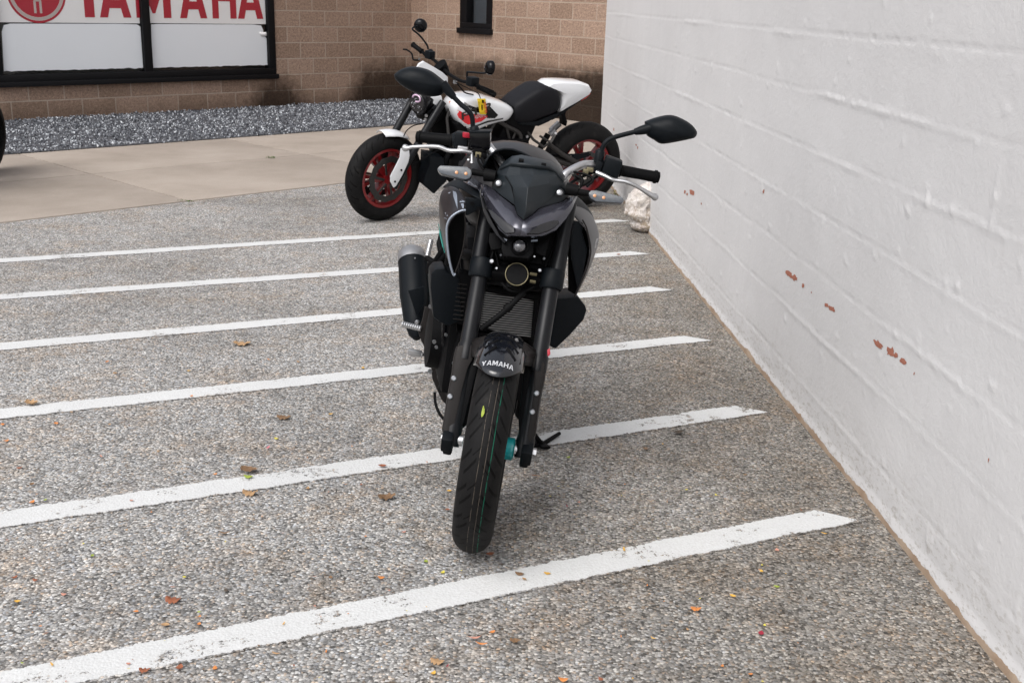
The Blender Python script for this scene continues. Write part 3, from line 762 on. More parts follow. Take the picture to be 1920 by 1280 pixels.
for sd_ in (1, -1):
    y = .100*sd_
    mb = MB(); mb.tube([rp(y, -.02), rp(y, .03), rp(y, .045), rp(y, .24)], [.024, .026, .023, .0225], 20)
    mb.tube([rp(y, .22), rp(y, .262), rp(y, .267), rp(y, .47)], [.026, .026, .0225, .0225], 24)
    mb.tube([rp(y*1.10, .46), rp(y*1.12, .70)], [.0215, .0215], 24)
    leg = fr(mb.build('fork_leg', M['fork_black'], bike, 40))
    mb = MB(); mb.box(rp(y*1.09, -.006, .012), (.046, .030, .050), (0, RAD(25), 0), bev=.006); mb.box(rp(y*1.06, -.008, -.012), (.05, .026, .06), (0, RAD(25), 0), bev=.008)
    mb.build('axle_clamp', M['matt_black'], leg, 35)
    mb = MB(); mb.tube([rp(y, .452), rp(y, .458), rp(y, .500), rp(y, .506)], [.030, .033, .033, .030], 24); mb.build('clamp_collar', M['matt_black'], leg, 40)
mb = MB(); mb.cyl((0, .066, .293), (0, .086, .293), .016, seg=24); mb.cyl((0, .118, .293), (0, .134, .293), .013, seg=6); mb.cyl((0, .110, .293), (0, .120, .293), .0085)
mb.cyl((0, -.068, .293), (0, -.090, .293), .016, seg=24); mb.cyl((0, -.12, .293), (0, -.128, .293), .010, seg=6); fr(mb.build('axle', M['alu'], bike, 35))
mb = MB(); mb.lathe([(.012, .047), (.030, .047), (.031, .055), (.031, .070), (.026, .074), (.012, .074)], Matrix.Translation(AX), 28); fr(mb.build('hub_cap', M['teal'], bike, 40))
mb = MB()
mb.box(rp(0, .480, -.015), (.028, .200, .050), (0, RAD(-65), 0), bev=.008); mb.box(rp(0, .68, -.005), (.075, .225, .024), (0, RAD(25), 0), bev=.006)
mb.tube([rp(0, .44, -.03), rp(0, .70, -.03)], .032, 20)
fr(mb.build('triple_clamp', M['deep_black'], bike, 35))
mb = MB()
for px, py in ((922, 490), (921, 491)): bolt(mb, K(px, py, .028), NR, .0068, .005); break
bolt(mb, K(1012, 507, .028), NR, .0055, .004); bolt(mb, K(1002, 481, .075), NR, .003, .002); fr(mb.build('clamp_bolt', M['chrome'], bike, 35))
# front mudguard and its fork guards
def fender():
    mb = MB(); rows = []
    def sk(a, t, lift=0.0):        # skin of the mudguard: angle in degrees round the axle, t from -1 to 1 across
        R_ = .313 - .030*abs(t)**2.4 - .012*abs(t)**6 + lift
        return AX + Vector((R_*math.cos(RAD(a)), .066*t, R_*math.sin(RAD(a))))
    for j in range(23):
        row = []
        for k in range(17):
            t = -1+2*k/16; a0 = 56.0+13*abs(t)**2.3; row.append(sk(lerp(a0, 136-6*abs(t), j/22), t))
        rows.append(row)
    mb.grid(rows)
    f = fr(mb.build('mudguard', M['fender_gloss'], bike, 50, solid=.004))
    mb = MB(); W_ = .082                        # lettering wrapped over the nose of the mudguard
    for p in text_polys('YAMAHA', W_, 1.0): mb._f([mb.bm.verts.new(sk(62.3+3.1*y, (x-W_/2-.002)/.066, .0012)) for x, y in p], False)
    mb.build('lettering', M['white_text'], f, None)
    mb = MB()
    for s in (-1, 1):   # dark flutes on either side of the crown
        for q in range(3):
            a0 = 76+q*7; mb.tube([sk(a0, s*.22, .001), sk(a0-6, s*(.62+.05*q), .002)], [.0045, .0022], 8)
    mb.build('flute', M['deep_black'], f, 40)
    mb = MB()   # shoulders running out from the mudguard to the fork guards
    for s in (-1, 1): mb.grid([[sk(a, s*.80, .002) for a in (70, 84, 98, 112)], [rp(s*.088, .262-.02*q, .030-.014*q) for q in (1.6, .6, -.2, -.6)]])
    mb.build('mudguard_stay', M['satin_brown'], f, 50, solid=.004)
fender()
def guard(s, outer, inner):
    mb = MB()
    mb.slab([K(a, b, .024) for a, b in outer+inner[::-1]], NR*-.010, bev=.003, smooth=False)
    # side wall running back along the leg
    mb.slab([K(a, b, .020) for a, b in outer] , NR*-.06, bev=.002) if False else None
    rows = [[K(a, b, .022) for a, b in outer], [K(a, b, .022)+Vector((0, .006*s, 0))-NR*.03 for a, b in outer], [K(a, b, .022)+Vector((0, -.004*s, 0))-NR*.055 for a, b in outer]]
    mb.grid(rows)
    return fr(mb.build('fork_guard', M['satin_brown'], bike, 45, solid=.003))
gl = guard(-1, [(858, 648), (853, 668), (849, 700), (841, 742), (835, 780), (831, 804), (836, 822)], [(896, 645), (893, 661), (877, 690), (866, 732), (857, 775), (851, 800), (846, 820)])
gr = guard(1, [(1012, 668), (1021, 682), (1019, 706), (1012, 740), (1006, 778), (1001, 815), (994, 829)], [(984, 655), (991, 672), (1002, 695), (1000, 740), (995, 778), (989, 812), (986, 826)])
for g_, pp in ((gl, ((893,664),(897,682),(882,740),(870,790),(857,819),(847,812),(856,775),(866,732),(877,692))), (gr, ((984,662),(991,674),(1002,698),(1000,742),(995,780),(989,818),(974,825),(972,785),(979,725)))):
    mb = MB(); mb.slab([K(a, b, .014) for a, b in pp], NR*-.03, bev=.003); mb.build('fork_casting', M['deep_black'], g_, 35)
for g_, pts in ((gl, ((851, 709), (844, 743))), (gr, ((1006, 737), (998, 772)))):
    mb = MB()
    for p in pts: mb.tube([K(*p, .021), K(*p, .027), K(*p, .029)], [.0075, .0075, .005], 14)
    mb.build('bolt', M['chrome'], g_, 35)
mb = MB()   # dark fork casting and brake caliper behind the right guard, flap of the mudguard stay
mb.slab([K(a, b, -.01) for a, b in ((893, 662), (905, 650), (900, 700), (880, 790), (856, 812), (860, 770), (872, 715))], NR*-.03, bev=.003)
mb.box(rp(-.083, .13, -.06), (.065, .036, .11), (0, RAD(25), 0), bev=.008); fr(mb.build('brake_caliper', M['deep_black'], bike, 35))
mb = MB(); mb.slab([K(a, b, .03) for a, b in ((1026, 656), (1031, 652), (1032, 664), (1027, 668))], NR*-.01, bev=.001); fr(mb.build('reflector', M['red_plastic'], bike, 35))
# headlight cluster: cowl, nacelle, projector
def tri_shell(name, V, faces, mat, parent, thick, lab=None, bev=.0015, ang=18, sub=0):
    mb = MB(); vs = [mb.bm.verts.new(K(*p)) for p in V]
    for f in faces: mb._f([vs[i] for i in f])
    o = mb.build(name, mat, parent, ang, label=lab, solid=thick, bevel=bev); return o
V = [(942,305,.02),(960,292.5,.05),(978,290,.06),(1014,297.5,.06),(1034,302,.05),(1049,313,.03),(1060,331,.0),     #0-6 lip top
     (935,315,.04),(958,304.5,.085),(976,305.5,.10),(994,307.5,.10),(1030.5,311.5,.085),(1043,321,.065),(1058,341,.035),   #7-13 lip front edge
     (929,328,.05),(950,329,.095),(975,327.5,.118),(1002,328,.118),(1025,327.5,.10),(1043,329,.08),(1061,350,.045),         #14-20 crest
     (922,343,.045),(953,346,.098),(962,351,.115),(990,352,.152),(1030,344,.100),(1052,352,.07),(1064,368,.045),              #21-27
     (922,352,.050),(943,369,.085),(962,372,.112),(987,380,.163),(1015,376,.112),(1034,371,.085),(1053,378,.06),               #28-34
     (965,385,.118),(970,402,.130),(982,412.5,.150),(999,401,.130),(1010,391,.112),(986,396,.162)]                             #35-40
Fc = [(0,1,8,7),(1,2,9,8),(2,3,10,9),(3,4,11,10),(4,5,12,11),(5,6,13,12),(7,8,15,14),(8,9,16,15),(9,10,17,16),(10,11,18,17),(11,12,19,18),(12,13,20,19),
      (14,15,22,21),(15,16,24,23),(15,23,22),(16,17,24),(17,18,25,24),(18,19,26,25),(19,20,27,26),
      (21,22,29,28),(22,23,30,29),(23,24,31,30),(24,25,32,31),(25,26,33,32),(26,27,34,33),(29,30,35),(30,31,40,36,35),(36,40,37),(37,40,38),(40,31,32,39,38),(32,33,39),(33,34,39)]
nac = fr(tri_shell('headlight_nacelle', V, Fc, M['nacelle_black'], bike, .012, ang=12, bev=.0010))
VP = {i: (V[i][0], V[i][1], V[i][2]+.0042) for i in (15,16,17,18,19,23,24,25,26,30,31,32,33,35,36,37,38,39,40)}
_ix = {k: n_ for n_, k in enumerate(VP)}; _ff = [(15,16,24,23),(16,17,24),(17,18,25,24),(18,19,26,25),(23,24,31,30),(24,25,32,31),(25,26,33,32),(30,31,40,36,35),(36,40,37),(37,40,38),(40,31,32,39,38),(32,33,39)]
tri_shell('nacelle_panel', list(VP.values()), [tuple(_ix[q] for q in f) for f in _ff], M['nacelle_black'], nac, .0035, ang=11, bev=.0010)
_lip = [0,1,2,3,4,5,6,7,8,9,10,11,12,13]
tri_shell('nacelle_lip', [(V[i][0], V[i][1]+(1.2 if i > 6 else 0), V[i][2]+(.016 if i > 6 else .010)) for i in _lip], Fc[:6], M['nacelle_black'], nac, .012, ang=25, bev=.0025)
mb = MB()
for p in ((935, 344, .072), (1049, 361.5, .078)):
    c = K(*p); mb.tube([c-NR*.002, c+NR*.001], [.0125, .0125], 20)
mb.build('bolt_seat', M['gloss_black'], nac, 35)
mb = MB()
for p in ((935, 344, .076), (1049, 361.5, .082)):
    c = K(*p); mb.tube([c, c+NR*.003, c+NR*.0045], [.0082, .0082, .006], 18); mb.tube([c+NR*.0046, c+NR*.0047], .003, 6)
mb.build('bolt', M['chrome'], nac, 35)
mb = MB()   # rubber buffers on the lip
for p in ((977, 303, .103), (1019, 311, .095)): mb.box(K(*p), (.012, .014, .014), (0, RAD(25), 0), bev=.003)
mb.build('buffer', M['rubber'], nac, 35)
mb = MB()   # panel groove running down to the point
mb.tube(KP([(947, 331, .094), (953, 339, .099), (959, 350, .112), (963, 366, .119), (965.5, 384, .121), (971, 402, .134), (982, 413, .153)]), .0013, 6); mb.build('groove', M['deep_black'], nac, 35)
def wing(U, L, name='headlight_cowl'):
    mb = MB(); rows = []
    n_ = len(U)
    for j in range(n_):
        a, b = K(*U[j]), K(*L[j]); mid = a.lerp(b, .62) + NR*.010
        rows.append([a, mid, b, b-NR*.018])
    mb.grid(rows); return mb
UL = [(905,345,.040),(914,347,.048),(922,353,.058),(943,371,.088),(964,387,.118),(969,403,.130),(981.5,413.5,.152)]
LL = [(901,349,.030),(905,365,.042),(911,383,.055),(921,405,.080),(936,430,.108),(950,442,.125),(976,441,.150)]
UR = [(981.5,413.5,.152),(1000,402,.130),(1011,392,.112),(1032,385,.088),(1053,379,.060),(1066,371,.045),(1076,367,.030)]
LR = [(976,441,.150),(1000,443,.132),(1018,442,.118),(1043,431,.090),(1062,409,.065),(1073,392,.045),(1082,369,.025)]
mb = wing(UL, LL); mb2 = wing(UR, LR)
cowl = fr(mb.build('headlight_cowl', M['gloss_grey'], bike, 22, solid=.006)); cowl2 = mb2.build('cowl_wing', M['gloss_grey'], cowl, 22, solid=.006)
for nm, pts in (('marker_lamp', ((914.5,392,.083),(921,394,.088),(942,411,.112),(963,425,.140),(964,436,.143),(948,437,.131),(937,427,.118),(923,408,.094))),
                ('marker_lamp', ((988,438,.146),(998,431,.142),(1012,421,.128),(1030,415,.108),(1046,412.5,.090),(1049,416,.088),(1041,425,.099),(1029,432,.113),(1010,438,.132)))):
    mb = MB(); mb.slab([K(a, b, c+.011) for a, b, c in pts], NR*-.016, bev=.0012); mb.build(nm, M['smoke'], cowl, 35)
mb = MB(); mb.slab([K(a, b, .10) for a, b in ((903,352),(903,366),(911,391),(922,413),(938,440),(950,452),(946,456),(930,440),(915,415),(904,388),(899,360))], NR*-.02, bev=.002); mb.build('cowl_edge', M['gloss_black'], cowl, 40)
mb = MB()
mb.slab([K(a, b, .085) for a, b in ((942,444),(1000,444),(1000,474),(991,485),(944,480),(940,466))], NR*-.09, bev=.004)
mb.slab([K(a, b, .05) for a, b in ((918,436),(940,438),(940,466),(921,469),(916,452))], NR*-.02, bev=.003)
mb.slab([K(a, b, .05) for a, b in ((1002,462),(1030,448),(1022,481),(1004,474))], NR*-.02, bev=.003)
lamp = fr(mb.build('headlight', M['deep_black'], bike, 35))
c = K(974, 462, .088); mb = MB(); mb.sphere(c, .0175, (1, 1, 1), 24, 16); mb.build('projector_lens', M['projector'], lamp, 60)
mb = MB(); mb.tube([c-NR*.01, c+NR*.004, c+NR*.006], [.026, .024, .021], 28, caps=False); mb.build('lens_ring', M['deep_black'], lamp, 50)
mb = MB(); mb.slab([K(a, b, .090) for a, b in ((941,445),(951,449),(950,452),(940,448))], NR*-.004); mb.slab([K(a, b, .090) for a, b in ((996,450),(1008,449),(1008,452),(996,453))], NR*-.004)
mb.build('reflector_strip', M['silver_decal'], lamp, None)
# horn
c = K(969, 515, .035); mb = MB()
mb.tube([c-NR*.035, c+NR*.004, c+NR*.006, c-NR*.024, c-NR*.026], [.030, .031, .028, .024, .006], 32); horn = fr(mb.build('horn', M['deep_black'], bike, 40))
mb = MB(); ring = [c+NR*.007 + (Vector((0, 1, 0))*math.cos(a) + FAX*math.sin(a))*.031 for a in [2*math.pi*k/40 for k in range(40)]]; mb.tube(ring, .0013, 8, closed=True)
mb.box(K(1000, 514, .037), (.006, .020, .007), (0, RAD(25), 0), bev=.001); mb.box(K(999, 528, .037), (.006, .016, .007), (0, RAD(25), 0), bev=.001); mb.build('horn_bracket', M['gold'], horn, 35)
mb = MB(); mb.slab([K(a, b, -.03) for a, b in ((905,470),(1035,490),(1030,540),(1008,545),(900,528))], NR*-.02, bev=.004)
mb.slab([K(a, b, -.02) for a, b in ((905,372),(1070,380),(1066,440),(1040,500),(900,480))], NR*-.05, bev=.004); fr(mb.build('steering_stem_cover', M['deep_black'], bike, 35))
# instrument hood behind the nacelle
mb = MB(); mb.grid([[K(a, b, c) for a, b in ((905,312),(915,292),(929,281),(945,277.5),(962,278.5),(980,285),(996,293),(1008,300))] for c in (.03, -.05)] + [[K(a, b+26, -.06) for a, b in ((905,312),(915,292),(929,281),(945,277.5),(962,278.5),(980,285),(996,293),(1008,300))]])
fr(mb.build('instrument_hood', M['matt_black'], bike, 50, solid=.006))
# indicators
for s, body, bulbs, stalk, boot in ((-1, [(819,317),(825,309.5),(876,312),(884,319),(884.5,327),(881,334),(873,337),(826,325)], [(856,323.5),(873.5,325.5)], [(884,322),(911,327)], [(909,328),(930,331)]),
                       (1, [(1171,375),(1166,368),(1119,356.5),(1109,356),(1104,361),(1104,366),(1108,372),(1117,377.5),(1166,381)], [(1115,367),(1132,370.5)], [(1084,360),(1106,363)], [(1062,354),(1085,358)])):
    mb = MB(); mb.tube([K(*stalk[0], .065), K(*stalk[1], .065)], [.0095, .0085], 12); mb.tube([K(*boot[0], .06), K(*boot[1], .065)], [.018, .0155], 16)
    ind = fr(mb.build('indicator', M['rubber'], bike, 40))
    mb = MB(); mb.slab([K(a, b, .078) for a, b in body], NR*-.026, bev=.0045, smooth=False); mb.build('indicator_lens', M['lens'], ind, 40)
    mb = MB()
    for p in bulbs: q_ = K(*p, .0795); mb.tube([q_-NR*.002, q_, q_+NR*.0008], [.0046, .0046, .003], 16)
    mb.build('bulb', M['amber'], ind, 50)
# handlebar, grips, switches, levers
mb = MB()
mb.tube(catmull([X1(1117,309,-.43), X1(1098,308,-.415), X1(1081,314,-.39), X1(1062,325,-.365), X1(1048,338,-.35), X1(1000,342,-.345), X1(970,330,-.345), X1(949,314,-.35), X1(936,298,-.37), X1(922,281,-.395), X1(912,268,-.42), X1(900,262,-.43), X1(880,262,-.435)], 6), .0115, 16)
bar_ = fr(mb.build('handlebar', M['alu'], bike, 50))
def gripo(a, b):
    a, b = Vector(a), Vector(b); d = (b-a).normalized(); L_ = (b-a).length; pts = []; rs = []
    for t, r in ((0, .0190), (.05, .0195), (.07, .0165), (.5, .0160), (.86, .0165), (.88, .0195), (.93, .0195), (.935, .0150), (.95, .0165), (.985, .0165), (1, .012)): pts.append(a+d*L_*t); rs.append(r)
    return pts, rs
for A_, B_ in ((X1(850, 263, -.44), X1(781, 256.5, -.46)), (X1(1160, 319, -.44), X1(1236, 333, -.46))):
    mb = MB(); p_, r_ = gripo(A_, B_); mb.tube(p_, r_, 24); mb.build('grip', M['rubber'], bar_, 30)
mb = MB()
mb.tube([X1(849, 263, -.44), X1(853, 263, -.44), X1(860, 264, -.44), X1(879, 266, -.44)], [.020, .024, .023, .021], 20); mb.box(X1(866, 262, -.43), (.05, .04, .045), (0, 0, 0), bev=.008)
mb.tube([X1(1162, 319, -.44), X1(1155, 318, -.44), X1(1135, 315, -.435), X1(1126, 313, -.435)], [.020, .024, .025, .02], 20); mb.box(X1(1147, 314, -.425), (.05, .052, .056), (RAD(-8), 0, 0), bev=.009)
mb.box(X1(1122, 312, -.42), (.034, .02, .034), (RAD(-8), 0, 0), bev=.006); mb.box(X1(1150, 301, -.43), (.03, .05, .018), (RAD(-10), 0, 0), bev=.005)
mb.build('switch_housing', M['matt_black'], bar_, 35)
mb = MB(); mb.box(X1(875, 253.5, -.405), (.02, .022, .014), (0, 0, RAD(20)), bev=.003); mb.build('stop_switch', M['red_plastic'], bar_, 35)
mb = MB(); mb.slab([X1(a, b, -.385) for a, b in ((880, 249), (919, 248), (919, 278), (917, 281), (884, 280), (880, 274))], (-.05, 0, 0), bev=.005)
res = fr(mb.build('brake_fluid_reservoir', M['gloss_black'], bike, 35))
mb = MB(); mb.slab([X1(a, b, -.382) for a, b in ((879, 246), (920, 246), (920, 250), (879, 250.5))], (-.056, 0, 0), bev=.002); mb.build('reservoir_lid', M['matt_black'], res, 35)
mb = MB(); mb.tube([X1(915, 278, -.41), X1(900, 285, -.39), X1(888, 285, -.385)], .012, 12); mb.box(X1(903, 292, -.38), (.02, .028, .018), bev=.003); mb.build('master_cylinder', M['deep_black'], res, 35)
for pts, rs in (([(760,277.5,-.395),(764,278,-.39),(775,275.5,-.385),(800,274.5,-.382),(823,275.5,-.382),(839,281.5,-.382),(852,283,-.382),(868,283,-.385),(884,286,-.39)], [.009,.0075,.0048,.0055,.006,.0062,.0068,.0072,.006]),
                ([(1228,369.5,-.40),(1221,366,-.395),(1201,353.5,-.39),(1187,346,-.385),(1172,340.5,-.385),(1154,338,-.385),(1146,336,-.385),(1136,331,-.39),(1118,323.5,-.40)], [.0095,.008,.0055,.006,.006,.0058,.0062,.007,.008])):
    mb = MB(); P_ = [X1(*p) for p in pts]; mb.tube(catmull(P_, 4), [r for i, r in enumerate(rs[:-1]) for k in range(4) for r in [lerp(rs[i], rs[i+1], k/4)]]+[rs[-1]], 14, flat=((1, 0, 0), 1.25)); mb.sphere(P_[0], .0105, seg=18, rings=12)
    fr(mb.build('lever', M['alu'], bike, 60))
mb = MB(); mb.tube([X1(885, 286, -.39), X1(885, 303, -.385), X1(885, 305, -.385)], [.0045, .0045, .007], 12); mb.box(X1(868, 278, -.39), (.018, .03, .012), bev=.003); fr(mb.build('lever_pivot', M['alu'], bike, 35))
mb = MB(); 
for pts, r in (([X1(905,290,-.38),X1(918,298,-.37),X1(930,312,-.34),X1(938,330,-.30)], .0042), ([X1(1118,322,-.40),X1(1095,330,-.38),X1(1075,340,-.34),X1(1060,352,-.28)], .0042), ([X1(1121,330,-.41),X1(1100,345,-.38),X1(1080,352,-.34),X1(1062,362,-.28)], .0038),
               ([K(925,470,-.01),K(918,500,.0),K(903,560,-.02),K(880,640,-.03),K(868,740,-.04)], .0045), ([K(1012,470,-.02),K(1025,520,-.02),K(1018,600,-.03)], .004)):
    mb.tube(catmull(pts, 6), r, 8)
for pts, r in (([(903,296),(915,318),(928,330)], .005), ([(896,290),(898,305),(912,322),(930,322)], .0035), ([(912,283),(925,300),(934,318)], .003), ([(1080,330),(1092,338),(1085,352),(1066,350)], .005), ([(1075,322),(1100,328),(1112,338),(1100,350)], .0035)):
    mb.tube(catmull([X1(a, b, -.36+.012*i) for i, (a, b) in enumerate(pts)], 5), r, 8)
for pts, r in (([(908,392),(898,420),(904,455),(916,480)], .0045), ([(925,405),(915,440),(928,470),(935,500)], .0035), ([(1045,440),(1035,470),(1022,500)], .004), ([(900,500),(893,540),(884,590),(876,620)], .004), ([(940,530),(958,545),(985,545),(1010,532)], .005), ([(1020,560),(1012,600),(1005,640)], .0035)):
    mb.tube(catmull([K(a, b, -.012) for a, b in pts], 5), r, 8)
fr(mb.build('cable', M['rubber'], bike, 50))
mb = MB()
for a, b, o_, r_ in ((878,300,-.0,.003),(939,478,.0,.003),(1008,470,.02,.003),(931,503,.02,.003),(1020,485,.0,.0035),(905,428,-.02,.003),(899,457,-.02,.0025),(1043,480,-.02,.003)): q_ = K(a, b, o_); mb.tube([q_-NR*.002, q_+NR*.003], r_, 8)
fr(mb.build('small_screw', M['chrome'], bike, 30))
mb = MB(); mb.box(X1(1098, 322, -.375), (.012, .016, .016), (0, 0, 0), bev=.003); mb.box(X1(1106, 318, -.38), (.015, .02, .012), bev=.002); mb.box(X1(897, 290, -.375), (.012, .018, .015), bev=.003); fr(mb.build('cable_bracket', M['gold'], bike, 30))
# mirrors
def mirror(stem, sr, outline, x0, depth):
    mb = MB(); mb.tube(catmull([X1(*p) for p in stem], 6), sr, 14)
    for p, r in ((stem[0], .014),): mb.tube([X1(*p)-Vector((0, 0, .02)), X1(*p)+Vector((0, 0, .012)), X1(*p)+Vector((0, 0, .02))], [r, r, sr], 14)
    a, b = X1(*stem[-1]), X1(*stem[-2]); d = (a-b).normalized(); mb.tube([a-d*.03, a-d*.012, a+d*.02], [.009, .0125, .016], 14)
    mi = fr(mb.build('mirror', M['matt_black'], bike, 50))
    P_ = [X1(px, py, x0) for px, py in outline]; c_ = sum(P_, Vector())/len(P_); n_ = len(P_); P_ = catmull(P_+[P_[0]], 3)[:-1]
    mb = MB(); rows = []
    for sc, dx in ((1.0, -depth*.55), (1.0, -depth*.2), (.96, .15*depth), (.86, .5*depth), (.62, .82*depth), (.3, .97*depth), (.02, depth)):
        rows.append([c_ + (p-c_)*sc + Vector((dx, 0, 0)) for p in P_])
    mb.grid(rows, closed=True); mb._f([mb.bm.verts.new(c_+(p-c_)*.97+Vector((-depth*.5, 0, 0))) for p in P_], False)
    mb.build('mirror_shell', M['matt_black'], mi, 60)
mirror([(1124,292,-.42),(1128,282,-.42),(1135,268,-.42),(1151,258,-.425),(1192,247,-.43),(1209,243,-.43)], .0070,
       [(1209,229),(1228,222),(1252,217),(1270,219.5),(1294,232),(1307,247),(1304,258),(1292,262),(1262,268),(1240,270.5),(1226,263),(1211,252)], -.435, .032)
mirror([(889,248,-.42),(887,240,-.42),(885,219,-.42),(877,207,-.42),(859,191,-.425),(838,168,-.43)], .0070,
       [(738,140),(750,131),(769,125.5),(790,128),(809,135.5),(829,151),(840,161),(832,174),(822,180.5),(802,182),(783,177),(757,164),(741,150)], -.435, .034)
# ---------- fuel tank, side shrouds, air scoops (frame-fixed)
def ring(x, hw, zt, zb, n_=28, e=2.6, yc=0.0):
    o = []
    for k in range(n_):
        a = 2*math.pi*k/n_; cy, sz = math.cos(a), math.sin(a)
        y = hw*math.copysign(abs(cy)**(2/e), cy); z = (zt+zb)/2 + (zt-zb)/2*math.copysign(abs(sz)**(2/e), sz); o.append(Vector((x, yc+y, z)))
    return o
mb = MB(); mb.grid([ring(-.315, .02, .95, .90), ring(-.32, .09, .965, .84), ring(-.36, .135, .990, .80), ring(-.44, .165, 1.025, .77, e=2.3), ring(-.53, .165, 1.050, .77, e=2.2), ring(-.62, .155, 1.045, .77, e=2.2), ring(-.72, .13, 1.01, .77, e=2.3), ring(-.80, .10, .95, .78), ring(-.86, .08, .88, .78), ring(-.87, .02, .85, .8)], closed=True)
mb.build('fuel_tank', M['tank_grey'], bike, 60)
def shell2(name, rows, mat, thick=.004, ang=50, parent=None, sub=1):
    mb = MB(); mb.grid([[X2(*p) for p in r] for r in rows]); o = mb.build(name, mat, parent or bike, ang, solid=thick, sub=sub); return o
shL = shell2('side_shroud', [[(831,349,-.44),(845,346,-.38),(860,352,-.32),(873,370,-.26)], [(822,367,-.43),(834,366,-.36),(850,374,-.29),(873,392,-.225)], [(821,392,-.42),(829,392,-.35),(842,396,-.28),(863,396,-.222)],
     [(823,422,-.40),(827,420,-.33),(833,418,-.26),(843,411,-.222)], [(827,448,-.38),(830,446,-.32),(834,444,-.26),(838,434,-.222)], [(834,474,-.36),(836,472,-.31),(838,470,-.26),(840,466,-.23)], [(842,498,-.33),(843,498,-.30),(844,497,-.265),(845,496,-.24)], [(849,516,-.29),(849.5,516,-.28),(850,516,-.27),(851,516,-.26)]], M['shroud_shaded_grey'])
shR = shell2('side_shroud', [[(1079,372,-.44),(1070,374,-.38),(1066,378,-.34),(1064,384,-.30)], [(1107,396,-.44),(1098,398,-.36),(1088,402,-.30),(1078,410,-.25)], [(1117,412,-.43),(1112,416,-.36),(1106,420,-.29),(1098,426,-.225)],
     [(1126,437,-.42),(1119,437,-.35),(1111,437,-.28),(1101,436,-.222)], [(1124,455,-.40),(1119,455,-.34),(1113,456,-.28),(1105,456,-.225)], [(1118,474,-.38),(1115,475,-.33),(1111,476,-.28),(1107,477,-.235)], [(1104,512,-.35),(1102,512,-.31),(1100,511,-.28),(1098,511,-.245)], [(1080,558,-.29),(1079,558,-.28),(1078,557,-.27),(1076,556,-.26)]], M['shroud_shaded_grey'])
mb = MB(); mb.tube(catmull([X2(a, b, -.218) for a, b in ((873,394),(864,395.5),(852,402),(843,411),(838,424),(837.5,440),(839,462),(843,490),(850,515),(854,513))], 4), .0032, 8); mb.build('scoop_rim', M['silver_decal'], shL, 50)
mb = MB(); mb.tube(catmull([X2(a, b, -.220) for a, b in ((1092,412),(1099,425),(1103,440),(1107,460),(1107,478),(1098,511),(1077,556))], 4), .0022, 8); mb.build('scoop_rim', M['satin_brown'], shR, 50)
mb = MB(); mb.tube(catmull([X2(a, b, -.235) for a, b in ((871,401),(873,425),(870,455),(866,475),(858,500),(853,513))], 4), .0022, 8); mb.build('scoop_lip', M['satin_brown'], shL, 50)
mb = MB(); mb.slab([X2(a, b, -.30) for a, b in ((840,408),(872,398),(873,430),(867,474),(853,512),(843,492),(838,440))], (-.01, 0, 0)); mb.build('scoop_mesh', M['deep_black'], shL, None)
mb = MB(); mb.slab([X2(a, b, -.30) for a, b in ((1066,420),(1095,426),(1103,440),(1108,470),(1098,512),(1078,552),(1066,545))], (-.01, 0, 0)); mb.build('scoop_mesh', M['deep_black'], shR, None)
mb = MB(); mb.slab([X2(a, b, -.235) for a, b in ((872,371),(905,375),(906,388),(880,403),(874,405))], (-.02, 0, 0), bev=.003)
sp = mb.build('side_panel', M['matt_black'], shL, 35)
mb = MB(); mb.slab([X2(a, b, -.245) for a, b in ((1068,412),(1094,418),(1092,436),(1102,470),(1092,520),(1084,548),(1070,480))], (-.012, 0, 0), bev=.003); mb.build('side_panel', M['matt_black'], shR, 35)
mb = MB()
for a, b in ((885, 381), (897, 391)): q_ = X2(a, b, -.232); mb.tube([q_, q_+Vector((.003, 0, 0))], .0055, 14)
mb.build('panel_clip', M['rubber'], shL, 35)
mb = MB(); q_ = X2(1071, 421, -.235); mb.tube([q_, q_+Vector((.003, 0, 0))], .005, 14); mb.build('panel_clip', M['rubber'], shR, 35)
# arched flank between cowl and shroud
shell2('tank_flank', [[(826,352,-.46),(838,341,-.44),(858,332,-.42),(884,333,-.38),(906,345,-.33)], [(831,352,-.42),(846,347,-.38),(866,344,-.34),(888,352,-.30),(906,363,-.27)], [(848,350,-.37),(862,352,-.32),(874,360,-.28),(890,369,-.26),(906,378,-.25)]], M['matt_black'])
shell2('tank_flank', [[(1074,360,-.36),(1085,368,-.42),(1100,382,-.45),(1110,396,-.46),(1118,414,-.45)], [(1070,372,-.32),(1082,384,-.36),(1094,394,-.39),(1103,404,-.40),(1112,418,-.38)], [(1067,404,-.29),(1074,408,-.31),(1084,410,-.33),(1096,414,-.34),(1104,420,-.32)]], M['matt_black'])
mb = MB(); mb.grid([[X2(a, b, c+.006) for a, b, c in ((859,333,-.42),(872,331,-.40),(888,335,-.38),(904,344,-.33))], [X2(a, b, c+.006) for a, b, c in ((872,343,-.35),(884,346,-.32),(894,352,-.295),(905,362,-.27))], [X2(a, b, c+.006) for a, b, c in ((896,356,-.285),(899,359,-.28),(902,363,-.27),(905,369,-.26))]])
mb.build('tank_badge_panel', M['gloss_grey'], bike, 50, solid=.003)
def decal(parent, polys, mat, fn):
    mb = MB()
    for p in polys: mb._f([mb.bm.verts.new(fn(q)) for q in p], False)
    o = mb.build('decal', mat, parent, None); return o
from mathutils.bvhtree import BVHTree
